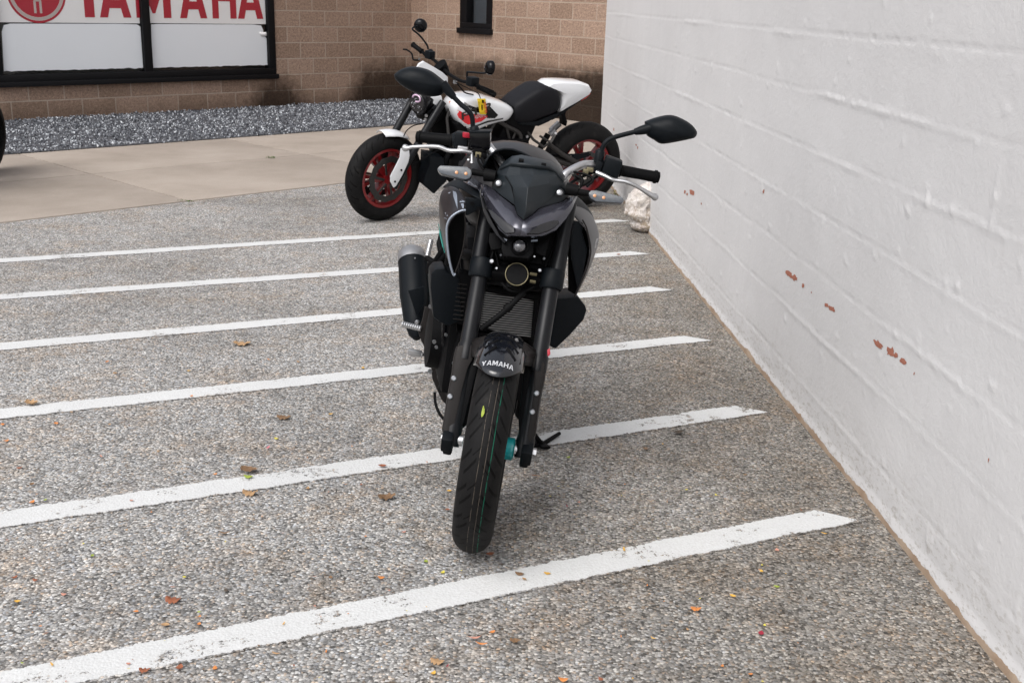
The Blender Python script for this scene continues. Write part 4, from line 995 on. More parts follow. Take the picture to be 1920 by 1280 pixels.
def stick(o, polys, mat, name='decal', lift=.0025, cuts=1):
    """flat marks laid on the skin of a curved panel of the front motorcycle"""
    bpy.context.view_layer.update(); ev = o.evaluated_get(bpy.context.evaluated_depsgraph_get()); me = ev.to_mesh()
    bt = BVHTree.FromPolygons([v.co.copy() for v in me.vertices], [tuple(p.vertices) for p in me.polygons]); ev.to_mesh_clear()
    mb = MB()
    for p in polys:
        vs = [mb.bm.verts.new((a, b, 0)) for a, b in p]; mb.bm.faces.new(vs)
    bmesh.ops.triangulate(mb.bm, faces=mb.bm.faces[:])
    for _ in range(cuts): bmesh.ops.subdivide_edges(mb.bm, edges=mb.bm.edges[:], cuts=1)
    for v in mb.bm.verts:
        d = FB.d(v.co.x, v.co.y).normalized(); h = bt.ray_cast(FB.c, d)
        v.co = (h[0] - d*lift) if h[0] is not None else (bt.find_nearest(X2(v.co.x, v.co.y, -.33))[0] - d*lift)
    return mb.build(name, mat, o, None, split=False)
stick(shL, [[(849,358),(855,360),(857,366),(858,392),(854,380),(850,368)], [(862,377),(872,377),(872,379),(862,379.5)], [(864,382),(869,381),(871,392),(867,390)], [(834,398),(838,399),(840,406),(836,404)], [(833,408),(839,410),(838,413),(834,411)], [(840,361),(845,360),(844,362),(841,363)]], M['silver_decal'])
mb = MB(); mb.tube(catmull([X2(a_, b_, c_) + Vector((0, -.002, 0)) for a_, b_, c_ in ((823.5,420,-.385),(827,440,-.375),(831,458,-.362),(835,474,-.352))], 4), [.001]*3+[.0024]*7+[.001]*3, 8); mb.build('decal', M['teal_mark'], shL, 50)
stick(shR, [[(1117,448),(1123,446),(1122,466),(1116,480),(1115,462)]], M['gloss_black'])
# radiator and its side ducts
mb = MB(); mb.slab([X2(a, b, -.335) for a, b in ((906,543),(1011,562),(998,634),(893,612))], (-.03, 0, 0)); rad = mb.build('radiator', M['radiator'], bike, None)
mb = MB(); mb.tube([X2(905,540,-.33), X2(1013,559,-.33)], .010, 8); mb.tube([X2(1007,560,-.33), X2(1001,634,-.33)], .009, 8); mb.tube([X2(902,541,-.33), X2(892,614,-.33)], .009, 8)
mb.slab([X2(a, b, -.345) for a, b in ((862,508),(902,520),(896,615),(850,606))], (-.05, 0, 0), bev=.004); mb.build('radiator_frame', M['deep_black'], rad, 35)
mb = MB()
for k in range(9): mb.tube([X2(858-k*1.1, 532+k*8.2, -.338), X2(876-k*1.1, 534+k*8.2, -.338)], .0015, 6)
mb.build('louvre', M['satin_brown'], rad, 35)
mb = MB(); mb.tube(catmull([K(982,549,.0), K(968,562,.012), K(950,580,.015), K(925,600,.012), K(902,617,.0)], 6), .0085, 12); mb.tube([K(956,573,.014), K(948,581,.015)], .012, 12); fr(mb.build('hose', M['rubber'], bike, 50))
mb = MB()
mb.slab([X2(a, b, -.34) for a, b in ((808,514),(816,505),(834,503),(840,512),(862,521),(866,600),(840,612),(824,604),(812,594),(807,540))], (-.10, 0, 0), bev=.006)
mb.slab([X2(a, b, -.31) for a, b in ((1056,560),(1084,556),(1098,573),(1101,582),(1095,600),(1070,628),(1042,655),(1031,650),(1034,600),(1040,560))], (-.12, 0, 0), bev=.008)
mb.build('radiator_duct', M['matt_black'], bike, 35)
# engine and frame in black
mb = MB()
mb.box((-.60, 0, .40), (.34, .30, .26), bev=.03); mb.box((-.50, 0, .60), (.22, .24, .24), (0, RAD(20), 0), bev=.02); mb.box((-.62, 0, .25), (.30, .22, .10), bev=.03)
mb.tube([(-.62, -.14, .40), (-.62, -.185, .40), (-.62, -.19, .40)], [.105, .100, .07], 28); mb.tube([(-.62, .14, .40), (-.62, .18, .40), (-.62, .187, .40)], [.10, .095, .065], 28)
for k in range(5): mb.box((-.50, 0, .53+.03*k), (.235, .255, .008), (0, RAD(20), 0))
eng = mb.build('engine', M['deep_black'], bike, 35)
mb = MB(); mb.slab([X2(a, b, -.46) for a, b in ((829,606),(843,605),(846,612),(843,650),(828,650))], (-.03, 0, 0), bev=.003); mb.build('engine_cover', M['gloss_black'], eng, 35)
mb = MB()
for a, b, r_ in ((811,571,.005),(850,601,.0025),(846,565,.0025),(849,549,.0025),(807,574,.006),(814,640,.006),(818,650,.005),(806,695,.007),(850,680,.005),(836,627,.005)): q_ = X2(a, b, -.42); mb.tube([q_, q_+Vector((.006, 0, 0))], r_, 10)
mb.build('engine_bolt', M['chrome'], eng, 35)
mb = MB()
for s in (-1, 1):
    mb.tube(catmull([(-.26, .04*s, .76), (-.40, .12*s, .72), (-.60, .15*s, .70), (-.80, .13*s, .66), (-.86, .12*s, .50), (-.84, .11*s, .36)], 5), .017, 12)
    mb.tube(catmull([(-.36, .05*s, .66), (-.42, .10*s, .50), (-.44, .12*s, .36), (-.55, .13*s, .25)], 5), .013, 12)
    mb.tube([(-.80, .12*s, .67), (-1.05, .10*s, .80), (-1.35, .07*s, .86)], .013, 10); mb.tube([(-.86, .12*s, .52), (-1.0, .15*s, .62), (-1.2, .10*s, .81)], .011, 10)
mb.build('frame', M['deep_black'], bike, 50)
# exhaust
mb = MB()
for s in (-.035, .035): mb.tube(catmull([(-.46, s, .60), (-.42, s, .52), (-.41, s*.9, .38), (-.47, s*.8, .22), (-.60, -.02, .18), (-.74, -.08, .20), (-.86, -.14, .27), (-.92, -.17, .33)], 6), .018, 12)
ex = mb.build('exhaust_pipe', M['deep_black'], bike, 50)
c0 = X2(781, 628, -.95); c1 = X2(778, 560, -1.04); c2 = X2(774, 492, -1.16); c3 = X2(771, 478, -1.20)
mb = MB(); ax = (c2-c1).normalized()
mb.tube([c0-ax*.015, c0, c0.lerp(c1, .35), c1, c1+ax*.01, c2], [.012, .026, .043, .0515, .0535, .0525], 36, flat=((0, 0, 1), 1.0)); can = mb.build('silencer', M['matt_black'], ex, 40)
mb = MB(); mb.tube([c2, c2+ax*.004, c2.lerp(c3, 1.0), c3+ax*.02], [.0540, .0545, .050, .036], 36); mb.tube([c3+ax*.01, c3+ax*.03], .02, 20); mb.build('silencer_cap', M['alu_dull'], ex, 40)
mb = MB(); q_ = X2(782, 604, -.90); bolt(mb, q_, (1, -.3, 0), .008, .006); q_ = X2(778, 484, -1.10); bolt(mb, q_, (1, 0, .3), .003, .003); mb.build('silencer_bolt', M['chrome'], ex, 35)
mb = MB(); mb.slab([X2(a, b, -.93) for a, b in ((765,545),(795,537),(795,570),(781,592))], (-.004, 0, 0), bev=.001); mb.build('heat_shield', M['matt_black'], ex, 30)
# foot pegs, pedal, brackets, stand
def peg(a, b, r, name, parent=bike, mat='alu', ribs=9):
    mb = MB(); a, b = Vector(a), Vector(b); d = b-a; pts = []; rs = []
    for k in range(ribs*2+1): pts.append(a+d*k/(ribs*2)); rs.append(r if k % 2 else r*.86)
    mb.tube(pts, rs, 12); return mb.build(name, M[mat], parent, 30)
peg(X2(754, 607, -.80), X2(790, 616, -.78), .0105, 'rider_peg'); peg((-.80, .255, .372), (-.78, .195, .37), .0105, 'rider_peg')
peg(X2(808, 451, -1.0), X2(801, 481, -.95), .0095, 'passenger_peg'); peg((-1.02, .19, .60), (-.97, .185, .53), .0095, 'passenger_peg')
mb = MB(); mb.slab([X2(a, b, -.66) for a, b in ((764,658),(767,655),(792,659),(793,667),(790,670),(766,667))], (-.012, 0, 0), bev=.002); mb.tube([X2(790, 664, -.66), X2(812, 668, -.68), X2(826, 660, -.75)], .006, 10); ped = mb.build('brake_pedal', M['alu'], bike, 35)
mb = MB(); mb.slab([X2(a, b, -.78) for a, b in ((797,575),(812,580),(815,640),(813,668),(824,700),(846,735),(842,765),(828,750),(811,712),(806,670),(790,640),(784,622),(792,600))], (-.015, 0, 0), bev=.004)
mb.slab([X2(a, b, -.55) for a, b in ((826,660),(846,655),(858,700),(852,760),(838,735),(820,712))], (-.03, 0, 0), bev=.004)
mb.build('peg_bracket', M['satin_brown'], bike, 35)
mb = MB(); mb.tube(catmull([X2(800,483,-.96), X2(818,492,-.92), X2(834,478,-.9), X2(838,465,-.9)], 5), .010, 10); mb.tube([X2(836,462,-.9), X2(818,489,-.92), X2(806,496,-.95), X2(806,512,-.95)], .012, 10)
mb.tube(catmull([X2(815,735,-.6), X2(817,758,-.58), X2(826,778,-.55), X2(838,790,-.52)], 5), .005, 8)
mb.build('passenger_bracket', M['deep_black'], bike, 40)
def W2(px, py, z=.0): return FB.I @ G(px, py, z)
mb = MB(); st = W2(1016, 833, .010); mb.tube([(-.60, .12, .27), (-.66, .15, .15), st], [.013, .011, .009], 12); mb.tube([W2(968, 838, .02), st, W2(1049, 812, .012)], [.006, .0085, .0065], 10); mb.box(st, (.06, .035, .010), (0, 0, RAD(20)), bev=.004)
mb.build('side_stand', M['deep_black'], bike, 40)
# rear: seat, tail, swingarm, wheel
mb = MB(); mb.grid([ring(-.80, .06, .90, .80), ring(-.84, .12, .88, .76), ring(-.95, .14, .83, .74), ring(-1.06, .13, .84, .74), ring(-1.10, .10, .90, .76), ring(-1.20, .10, .91, .80), ring(-1.34, .06, .92, .85), ring(-1.38, .02, .91, .88)], closed=True); mb.build('seat', M['rubber'], bike, 60)
mb = MB(); mb.grid([ring(-1.02, .135, .79, .70), ring(-1.2, .11, .86, .76), ring(-1.42, .05, .90, .84), ring(-1.46, .02, .89, .86)], closed=True); tl = mb.build('tail_cowl', M['gloss_grey'], bike, 60)
mb = MB(); mb.box((-1.462, 0, .87), (.03, .09, .03), bev=.006); mb.build('tail_lamp', M['red_plastic'], tl, 35)
mb = MB(); mb.slab([(-1.30, 0, .80), (-1.40, 0, .80), (-1.62, 0, .52), (-1.60, 0, .50)], (0, .09, 0), bev=.004); mb.build('number_plate_holder', M['matt_black'], tl, 35)
mb = MB()
for s in (-1, 1): mb.tube([(-.86, .09*s, .38), (-1.1, .115*s, .36), (-1.40, .12*s, .31)], [.026, .024, .02], 12)
mb.cyl((-.86, -.11, .38), (-.86, .11, .38), .03); mb.build('swingarm', M['deep_black'], bike, 45)
wheel_parts(bike, Matrix.Translation((-1.38, 0, 0)), .312, .140, .216, M['tyre_plain'], M['teal'], (-1,), 5, .03, .12, .11, name='rear_wheel')
mb = MB()   # chain guard and chain run
mb.box((-1.12, .095, .40), (.40, .03, .02), (0, RAD(-4), 0), bev=.004); mb.tube([(-.80, .088, .44), (-1.38, .088, .405)], .007, 6); mb.tube([(-.80, .088, .33), (-1.38, .088, .225)], .007, 6); mb.build('chain', M['deep_black'], bike, 30)
# ================================================================== the white and red motorcycle behind
M['white_paint'] = simple('white_gloss_paint', (.62, .63, .65), .25, coat=.8, grain=.02)
M['red_wheel'] = simple('red_wheel_paint', (.20, .004, .006), .4, coat=.3, grain=.08)
M['red_paint'] = simple('red_panel', (.60, .010, .018), .3, coat=.6, grain=.04)
M['orange_paint'] = simple('orange_panel', (.62, .13, .010), .35, coat=.4, grain=.05)
M['frame_grey'] = simple('grey_frame_tube', (.030, .028, .027), .45, metal=.3, grain=.12, spec=.3)
M['seat_black'] = simple('black_seat_vinyl', (.0055, .0055, .0075), .58, grain=.2, gscale=90, bump=.15, spec=.18)
M['tag_yellow'] = simple('yellow_card', (.80, .56, .01), .6, grain=.03)
M['tag_red'] = simple('red_print', (.60, .05, .02), .6)
M['purple_led'] = simple('tinted_headlight_glass', (.55, .38, .52), .12, coat=1, grain=.6, gscale=90)
F3 = Frame(-.9075, 7.416, RAD(-62.14), RAD(9))
ftr = thing('motorcycle', 'white and black motorcycle with red wheels and a yellow tag, parked behind the dark one', 'motorcycle', F3.M)
def Y3(px, py, y): return F3.y(px, py, y)
def pillow(name, outline, y0, rings, mat, parent=ftr, smooth=50, sub=2, closed_n=2):
    P_ = [Y3(a, b, y0) for a, b in outline]; P_ = catmull(P_+[P_[0]], closed_n)[:-1]; c_ = sum(P_, Vector())/len(P_); mb = MB(); rows = []
    for s_, y in rings: rows.append([Vector((c_.x+(p.x-c_.x)*s_, y, c_.z+(p.z-c_.z)*s_)) for p in P_])
    mb.grid(rows, closed=True); mb._f([v for v in [mb.bm.verts.new(p) for p in rows[0]]][::-1]); mb._f([mb.bm.verts.new(p) for p in rows[-1]])
    bmesh.ops.remove_doubles(mb.bm, verts=mb.bm.verts[:], dist=1e-5)
    return mb.build(name, mat, parent, smooth)
# front end turned to its left
SA = Vector((-.24, 0, .80))                                    # a point on the steering axis
STF = Matrix.Translation(SA) @ Matrix.Rotation(RAD(15), 4, 'Z') @ Matrix.Translation(-SA)
hubF = wheel_parts(ftr, Matrix.Translation((0, .0, 0)) @ Matrix.Translation((0, 0, .302)) @ Matrix.Rotation(RAD(15.5), 4, 'Z') @ Matrix.Translation((0, 0, -.302)), .298, .120, .204, M['tyre_plain'], M['red_wheel'], (-1, 1), 6, .035, .10, .155, name='front_wheel', disc_m=simple('dark_brake_disc', (.035, .033, .032), .5, metal=.5, grain=.2))
wheel_parts(ftr, Matrix.Translation((-1.525, 0, 0)), .318, .180, .208, M['tyre_plain'], M['red_wheel'], (1,), 5, .04, .14, .12, name='rear_wheel', disc_m=simple('dark_sprocket', (.05, .05, .05), .45, metal=.6, grain=.2))
mb = MB(); mb.tube([Y3(830,192,.03), Y3(816,215,.06), Y3(795,250,.09), Y3(768,298,.10), Y3(738,352,.09)], [.026, .026, .026, .024, .024], 16); mb.build('fork_leg', M['fork_black'], ftr, 45)
mb = MB(); mb.tube([Y3(772,190,-.16), Y3(766,202,-.15), Y3(738,252,-.11), Y3(716,300,-.08)], .026, 16); mb.build('fork_leg', M['fork_black'], ftr, 45)
def poly_slab(name, pts, y, th, mat, parent=ftr, bev=.004, label=None):
    mb = MB(); mb.slab([Y3(a, b, y) for a, b in pts], (0, -th, 0), bev=bev); return mb.build(name, mat, parent, 35, label=label)
# front mudguard: a curved shell over the tyre, and the long plate down the fork
def mud():
    mb = MB(); Wm = Matrix.Translation((0, 0, .302)) @ Matrix.Rotation(RAD(15.5), 4, 'Z'); rows = []
    for j in range(15):
        a = RAD(lerp(82, 122, j/14)); row = []
        for k in range(11):
            t = -1+2*k/10; taper = 1-.5*max(0, abs(j/14-.5)*2-.45)
            R_ = .319-.028*abs(t)**2.2; row.append(Wm @ Vector((R_*math.cos(a), .076*t*taper, R_*math.sin(a))))
        rows.append(row)
    mb.grid(rows); return mb.build('mudguard', M['white_paint'], ftr, 60, solid=.004)
mg = mud()
poly_slab('fork_guard', [(752,279),(767,279),(768.5,292),(766,304),(755,328),(743,349),(738,352.5),(732,341),(732,331),(742,312),(750,296)], .135, .012, M['white_paint'], ftr, .004)
mb = MB()
for a, b in ((752.5, 319), (740.5, 340.5)): q_ = Y3(a, b, .137); mb.tube([q_, q_+Vector((0, .004, 0))], .007, 12)
mb.build('bolt', M['deep_black'], ftr, 30)
# headlight with its white number-plate shaped cowl
hd = (Y3(783, 192, -.05)-Y3(815, 200, -.05)).normalized(); hd = Vector((.86, .36, -.05)).normalized(); c = Y3(786, 192, -.02)
mb = MB(); mb.tube([c-hd*.10, c-hd*.02, c+hd*.01, c+hd*.018], [.05, .082, .082, .070], 28); hl = mb.build('headlight', M['gloss_black'], ftr, 50)
mb = MB(); mb.tube([c+hd*.016, c+hd*.024], [.066, .060], 28); mb.build('headlight_glass', M['smoke'], hl, 50)
mb = MB(); R = random.Random(4); sU = hd.cross(Vector((0, 0, 1))).normalized(); sV = sU.cross(hd)
for k in range(26):
    a, r_ = R.uniform(0, 6.28), R.uniform(.012, .055); q_ = c+hd*.026+sU*r_*math.cos(a)+sV*(r_*math.sin(a)); q_ += sV*(.012 if k < 12 else -.012)
    mb.sphere(q_, R.uniform(.002, .005), seg=8, rings=6)
mb.build('headlight_lens', M['chrome'], hl, 50)
mb = MB(); mb.tube([c+hd*.025+sU*.034*math.cos(a)+sV*(.03+.022*math.sin(a)) for a in [k*.35 for k in range(15)]], .006, 8); mb.build('light_ring', M['purple_led'], hl, 50)
poly_slab('number_plate_cowl', [(782,128),(787,120),(795,115.5),(812,125),(830,136),(840,145),(840,158),(838,167),(826,180),(808,183),(795,170),(784,150)], -.03, .025, M['white_paint'])
poly_slab('number_plate_cowl', [(808,183),(828,180),(830,190),(823,200.5),(812.5,195),(814,188)], .03, .02, M['white_paint'])
mb = MB(); mb.box(Y3(806, 215, -.05), (.10, .20, .05), (0, RAD(25), RAD(15)), bev=.012); mb.box(Y3(818, 150, -.16), (.08, .16, .03), (0, RAD(20), RAD(15)), bev=.01)
mb.tube([Y3(828, 127, -.13), Y3(824, 122, -.13)], [.046, .050], 24); mb.tube([Y3(829, 130, -.13), Y3(835, 139, -.13)], [.045, .034], 24); mb.build('triple_clamp', M['deep_black'], ftr, 40)
# bars, mirrors, levers
mb = MB(); gl0, gl1 = Y3(896,163,.26), Y3(929,179,.36); gr0, gr1 = Y3(791,97,-.36), Y3(773,83,-.44)
mb.tube(catmull([gl1, gl0, Y3(884,156,.20), Y3(862,151,.10), Y3(838,136,-.05), Y3(815,114,-.22), Y3(800,105,-.32), gr0, gr1], 5), .011, 12); hb = mb.build('handlebar', M['deep_black'], ftr, 50)
for a, b in ((gl0, gl1), (gr0, gr1)): mb = MB(); p_, r_ = gripo(a, b); mb.tube(p_, r_, 18); mb.build('grip', M['rubber'], hb, 40)
mb = MB(); mb.box(Y3(886, 153, .22), (.07, .06, .06), (0, 0, RAD(15)), bev=.012); mb.box(Y3(806, 103, -.28), (.05, .06, .055), (0, 0, RAD(15)), bev=.01); mb.sphere(Y3(807, 99, -.29), .022, (1, 1, 1.1))
mb.build('switch_housing', M['matt_black'], hb, 35)
mb = MB(); mb.tube(catmull([Y3(756,93,-.44), Y3(763,94,-.42), Y3(772,101,-.38), Y3(775,112,-.33), Y3(786,113,-.28)], 4), .006, 8); mb.tube(catmull([Y3(926,172,.36), Y3(905,163,.32), Y3(890,160,.24)], 4), .006, 8); mb.build('lever', M['deep_black'], hb, 50)
mb = MB(); mb.box(Y3(807, 109, -.26), (.02, .02, .02), bev=.003); mb.box(Y3(853.5, 154, .06), (.022, .022, .022), bev=.003); mb.box(Y3(786, 111, -.27), (.012, .012, .012), bev=.002); mb.build('clamp_bolt', M['chrome'], hb, 30)
for stem, cc, rx, rz, nrm in (([(803,93,-.30),(800,84,-.31),(786,66,-.33),(774,56,-.35),(776,51,-.36),(783,50,-.37)], (788,49,-.38), .047, .05, Vector((.52, .80, -.1))), ([(876,156,.18),(876,137,.19),(880,135.5,.20),(907,137.5,.27),(913,134,.28)], (917,127,.29), .047, .047, Vector((.95, .1, .12)))):
    mb = MB(); mb.tube(catmull([Y3(*p) for p in stem], 4), .0065, 10); mi = mb.build('mirror', M['matt_black'], ftr, 50)
    c = Y3(*cc); nrm.normalize(); mb = MB(); mb.tube([c-nrm*.02, c-nrm*.016, c+nrm*.005, c+nrm*.018, c+nrm*.022], [.040, .046, .044, .030, .008], 28); mb.build('mirror_shell', M['gloss_black'], mi, 50)
# tank with its panels
TO = [(845,189),(853,181),(866,178),(890,176),(909,180.5),(940,189.5),(954,197),(958,204),(954,213),(945,222),(930,225),(905,232),(888,240),(876,243),(859,233),(848,221),(842,208),(841,196)]
tk = pillow('fuel_tank', TO, .05, [(.3, -.135), (.6, -.125), (.85, -.10), (.95, -.06), (.99, -.01), (1.0, .04), (.99, .08), (.965, .105), (.92, .124), (.84, .137), (.72, .144), (.5, .149), (.25, .151), (.05, .152)], M['white_paint'])
def tank_y(px, py):
    """the tank's left skin: how far out it stands at this spot"""
    P_ = [Y3(a, b, .05) for a, b in TO]; c_ = sum(P_, Vector())/len(P_); q_ = Y3(px, py, .14); best = 1e9
    th = math.atan2(q_.z-c_.z, q_.x-c_.x); r = math.hypot(q_.x-c_.x, q_.z-c_.z)
    for i in range(len(P_)):
        a, b = P_[i], P_[(i+1) % len(P_)]; d = (math.cos(th), math.sin(th)); e = (b.x-a.x, b.z-a.z); den = d[0]*e[1]-d[1]*e[0]
        if abs(den) < 1e-9: continue
        t = ((a.x-c_.x)*e[1]-(a.z-c_.z)*e[0])/den; u = ((a.x-c_.x)*d[1]-(a.z-c_.z)*d[0])/den
        if t > 0 and -.01 <= u <= 1.01: best = min(best, t)
    s_ = r/best
    for (s0, y0), (s1, y1) in (((0, .152), (.25, .151)), ((.25, .151), (.5, .149)), ((.5, .149), (.72, .144)), ((.72, .144), (.84, .137)), ((.84, .137), (.92, .124)), ((.92, .124), (.965, .105)), ((.965, .105), (.99, .08)), ((.99, .08), (1.06, .04))):
        if s_ <= s1: return lerp(y0, y1, (s_-s0)/(s1-s0))
    return .05
def tank_skin(name, pts, mat, lift, n_=3):
    P_ = [Vector((a, b, 0)) for a, b in pts]
    mb = MB(); vs = [mb.bm.verts.new(p) for p in P_]; f = mb.bm.faces.new(vs); bmesh.ops.triangulate(mb.bm, faces=[f])
    for _ in range(n_): bmesh.ops.subdivide_edges(mb.bm, edges=mb.bm.edges[:], cuts=1)
    for v in mb.bm.verts:
        y = tank_y(v.co.x, v.co.y)+lift; v.co = Y3(v.co.x, v.co.y, y)
    return mb.build(name, mat, tk, 60)
tank_skin('black_panel', [(858,188),(862,186),(884,199),(905,206),(918,199),(917,208),(934,216),(928,222),(914,222),(905,213),(880,208),(862,201)], M['gloss_black'], .003)
tank_skin('orange_panel', [(842,190),(858,189),(861,199),(858,208),(850,203),(842,198)], M['orange_paint'], .0035)
tank_skin('red_panel', [(853,207),(862,208),(872,214),(888,214),(912,217),(914,219),(903,228),(878,234),(872,231),(860,221)], M['red_paint'], .0045)
tank_skin('grey_seam', [(843,214),(849,224),(858,232),(876,241),(890,236),(914,227),(930,224),(944,221.5),(943,224),(915,230),(890,239),(876,244),(858,235),(848,226)], M['frame_grey'], .004, 2)
def tank_text(txt, a, b, up, mat, lift=.006, name='lettering'):
    """block letters laid on the tank between two picture points, up is the letter height vector"""
    A_, B_, U_ = Vector((a[0], a[1], 0)), Vector((b[0], b[1], 0)), Vector((up[0], up[1], 0)); L_ = (B_-A_).length; mb = MB()
    for p in text_polys(txt, 1.0, 1.0):
        vs = []
        for x, y in p:
            q_ = A_+(B_-A_)*x+U_*y; vs.append(mb.bm.verts.new(Y3(q_.x, q_.y, tank_y(q_.x, q_.y)+lift)))
        mb._f(vs, False)
    return mb.build(name, mat, tk, None)
tank_text('FTR', (866, 226), (921, 206), (-1, -14), M['frame_grey'])
def font_text(txt, a, b, mat, size, name='lettering', lift=.007):
    cu = bpy.data.curves.new(name, 'FONT'); cu.body = txt; cu.size = size; cu.shear = .3; o = bpy.data.objects.new(name, cu); COL.objects.link(o)
    bpy.context.view_layer.update(); me = bpy.data.meshes.new_from_object(o); bpy.data.objects.remove(o)
    A_ = Y3(a[0], a[1], .15); B_ = Y3(b[0], b[1], .15); d = (B_-A_); d.y = 0; d.normalize(); u = Vector((-d.z, 0, d.x)); u = u if u.z > 0 else -u
    ya, yb = tank_y(*a), tank_y(*b); A_ = Y3(a[0], a[1], ya); L_ = max(v.co.x for v in me.vertices); s_ = (Y3(b[0], b[1], yb)-A_).length/L_
    for v in me.vertices: t = v.co.x/L_; v.co = A_ + d*(v.co.x*s_) + u*(v.co.y*s_) + Vector((0, lerp(0, yb-ya, t)+lift, 0))
    return link(name, me, mat, tk)
font_text('Indian', (869, 203.5), (883, 205), M['white_text'], 1); font_text('sport', (889, 221.5), (911, 218.5), M['white_text'], 1)
# seat, tail, under-panels
pillow('seat', [(955,197),(968,185),(980,177),(1002,163),(1018,158),(1034,162),(1045,173),(1047,189),(1041,206),(1015,217),(988,227),(968,229),(954,222)], .06, [(.3, -.14), (.6, -.135), (.85, -.115), (.95, -.07), (.99, -.02), (1.0, .04), (.985, .08), (.95, .105), (.88, .122), (.75, .132), (.5, .138), (.2, .14)], M['seat_black'])
tc = pillow('tail_cowl', [(1017,157),(1027,151),(1050,150),(1084,151.5),(1101,157.5),(1106,167),(1102,174),(1077,189.5),(1058,200),(1043,209),(1041,206),(1045,190),(1046,176),(1040,167),(1030,160)], .04, [(.3, -.11), (.6, -.105), (.85, -.085), (.97, -.03), (1.0, .02), (.99, .055), (.955, .08), (.88, .098), (.6, .108), (.2, .112)], M['white_paint'], smooth=30, closed_n=1)
poly_slab('tail_lamp', [(1106,172),(1107.5,176),(1100,184),(1089,190),(1088,186),(1100,177)], .05, .10, M['red_paint'], tc)
poly_slab('tail_underside', [(1045,211),(1060,203),(1103,176),(1104,179),(1070,203),(1048,219),(1035,226),(1030,218)], .07, .14, M['matt_black'])
poly_slab('side_cover', [(970,231),(1008,227),(1030,218),(1048,212),(1046,218),(1030,228),(1010,237),(975,234)], .12, .03, M['matt_black'])
poly_slab('number_plate_holder', [(1052,212),(1063,205),(1060,216),(1064,228),(1062,237),(1056,235),(1056,222)], .03, .06, M['deep_black'])
# frame tubes, engine, radiator, exhausts, swingarm
mb = MB()
for pts, r_ in (([(930,224),(950,237),(974,251),(976,273)], .016), ([(931,226),(920,245),(918,262)], .010), ([(948,232),(956,264)], .010), ([(968,245),(958,264),(940,262)], .009), ([(876,242),(900,262),(905,290)], .012)):
    mb.tube(catmull([Y3(a, b, .12) for a, b in pts], 4), r_, 10)
mb.tube([Y3(845, 195, .03), Y3(838, 222, .06), Y3(842, 262, .10)], .012, 8)
mb.build('frame', M['frame_grey'], ftr, 50)
mb = MB(); mb.box((-.74, 0, .40), (.52, .30, .34), bev=.03); mb.box((-.58, 0, .60), (.20, .24, .26), (0, RAD(25), 0), bev=.02); mb.box((-.92, 0, .62), (.24, .22, .28), (0, RAD(-20), 0), bev=.02); mb.tube([(-.66, .14, .38), (-.66, .18, .38)], [.11, .095], 24)
mb.tube([(-.92, .14, .36), (-.92, .17, .36)], [.085, .07], 24)
for k in range(6): mb.box((-.58, 0, .54+.03*k), (.215, .255, .008), (0, RAD(25), 0))
en = mb.build('engine', M['deep_black'], ftr, 35)
poly_slab('radiator', [(812,205),(842,200),(846,250),(842,300),(818,296),(808,270)], -.02, .10, M['deep_black'])
poly_slab('belly_cover', [(806,292),(832,296),(838,340),(826,351),(814,364),(794,347),(799,325),(805,312)], .10, .16, M['matt_black'], bev=.006)
mb = MB(); mb.tube([Y3(1033,246,-.10), Y3(1049,231,-.10)], .024, 20); mb.tube([Y3(1031,252,-.02), Y3(1040,244,-.02)], .022, 20); ex3 = mb.build('silencer', M['alu_dull'], ftr, 45)
mb = MB(); mb.tube(catmull([(-.48, .03, .52), (-.42, .05, .35), (-.55, .08, .22), (-.8, .09, .22), (-1.05, .06, .34), (-1.22, .0, .55)], 5), .022, 10); mb.build('exhaust_pipe', M['deep_black'], ex3, 50)
mb = MB(); mb.tube([Y3(1029,270,.13), Y3(1050,287,.14), Y3(1079,305,.14), Y3(1094,309,.13)], [.016, .018, .022, .020], 10); mb.tube([(-1.0, .12, .44), (-1.2, .13, .41), (-1.525, .13, .318)], .022, 10); mb.tube([(-1.0, -.12, .44), (-1.525, -.13, .318)], .022, 10); mb.build('swingarm', M['frame_grey'], ftr, 50)
mb = MB(); mb.box((-1.28, .115, .385), (.46, .02, .035), (0, RAD(12), 0), bev=.006); mb.tube([(-.95, .105, .44), (-1.525, .105, .425)], .008, 6); mb.build('chain_guard', M['matt_black'], ftr, 35)
pg = peg(Y3(1042, 250, .26), Y3(1033, 266, .18), .011, 'passenger_peg', ftr, 'alu', 5)
mb = MB(); mb.tube([Y3(1034,264,.18), Y3(1020,276,.15), Y3(1000,262,.12), Y3(988,246,.1)], .010, 8); mb.tube([Y3(1012,255,.13), Y3(1030,266,.15)], .008, 8); mb.build('peg_bracket', M['frame_grey'], ftr, 40)
peg(Y3(975, 296, .30), Y3(985, 292, .18), .012, 'rider_peg', ftr, 'alu', 5)
mb = MB()
for a, b, y in ((988,256,.13),(988,266,.13),(799,217,.10),(797,224,.10),(1103,313,.14),(1014,293,.17),(1008,291,.17)): q_ = Y3(a, b, y); mb.tube([q_, q_+Vector((0, .006, 0))], .010, 10)
mb.build('bolt', M['chrome'], ftr, 30)
mb = MB(); mb.tube(catmull([Y3(793,232,.04), Y3(775,236,.04), Y3(762,246,.05), Y3(757,256,.06)], 5), .0035, 6); mb.tube(catmull([Y3(838,276,.12), Y3(815,285,.12), Y3(798,295,.12), Y3(783,304,.10), Y3(775,312,.09)], 5), .0035, 6)
mb.tube(catmull([Y3(853,153,.06), Y3(862,163,.06), Y3(872,174,.08), Y3(888,178,.10)], 5), .005, 6); mb.build('cable', M['rubber'], ftr, 50)
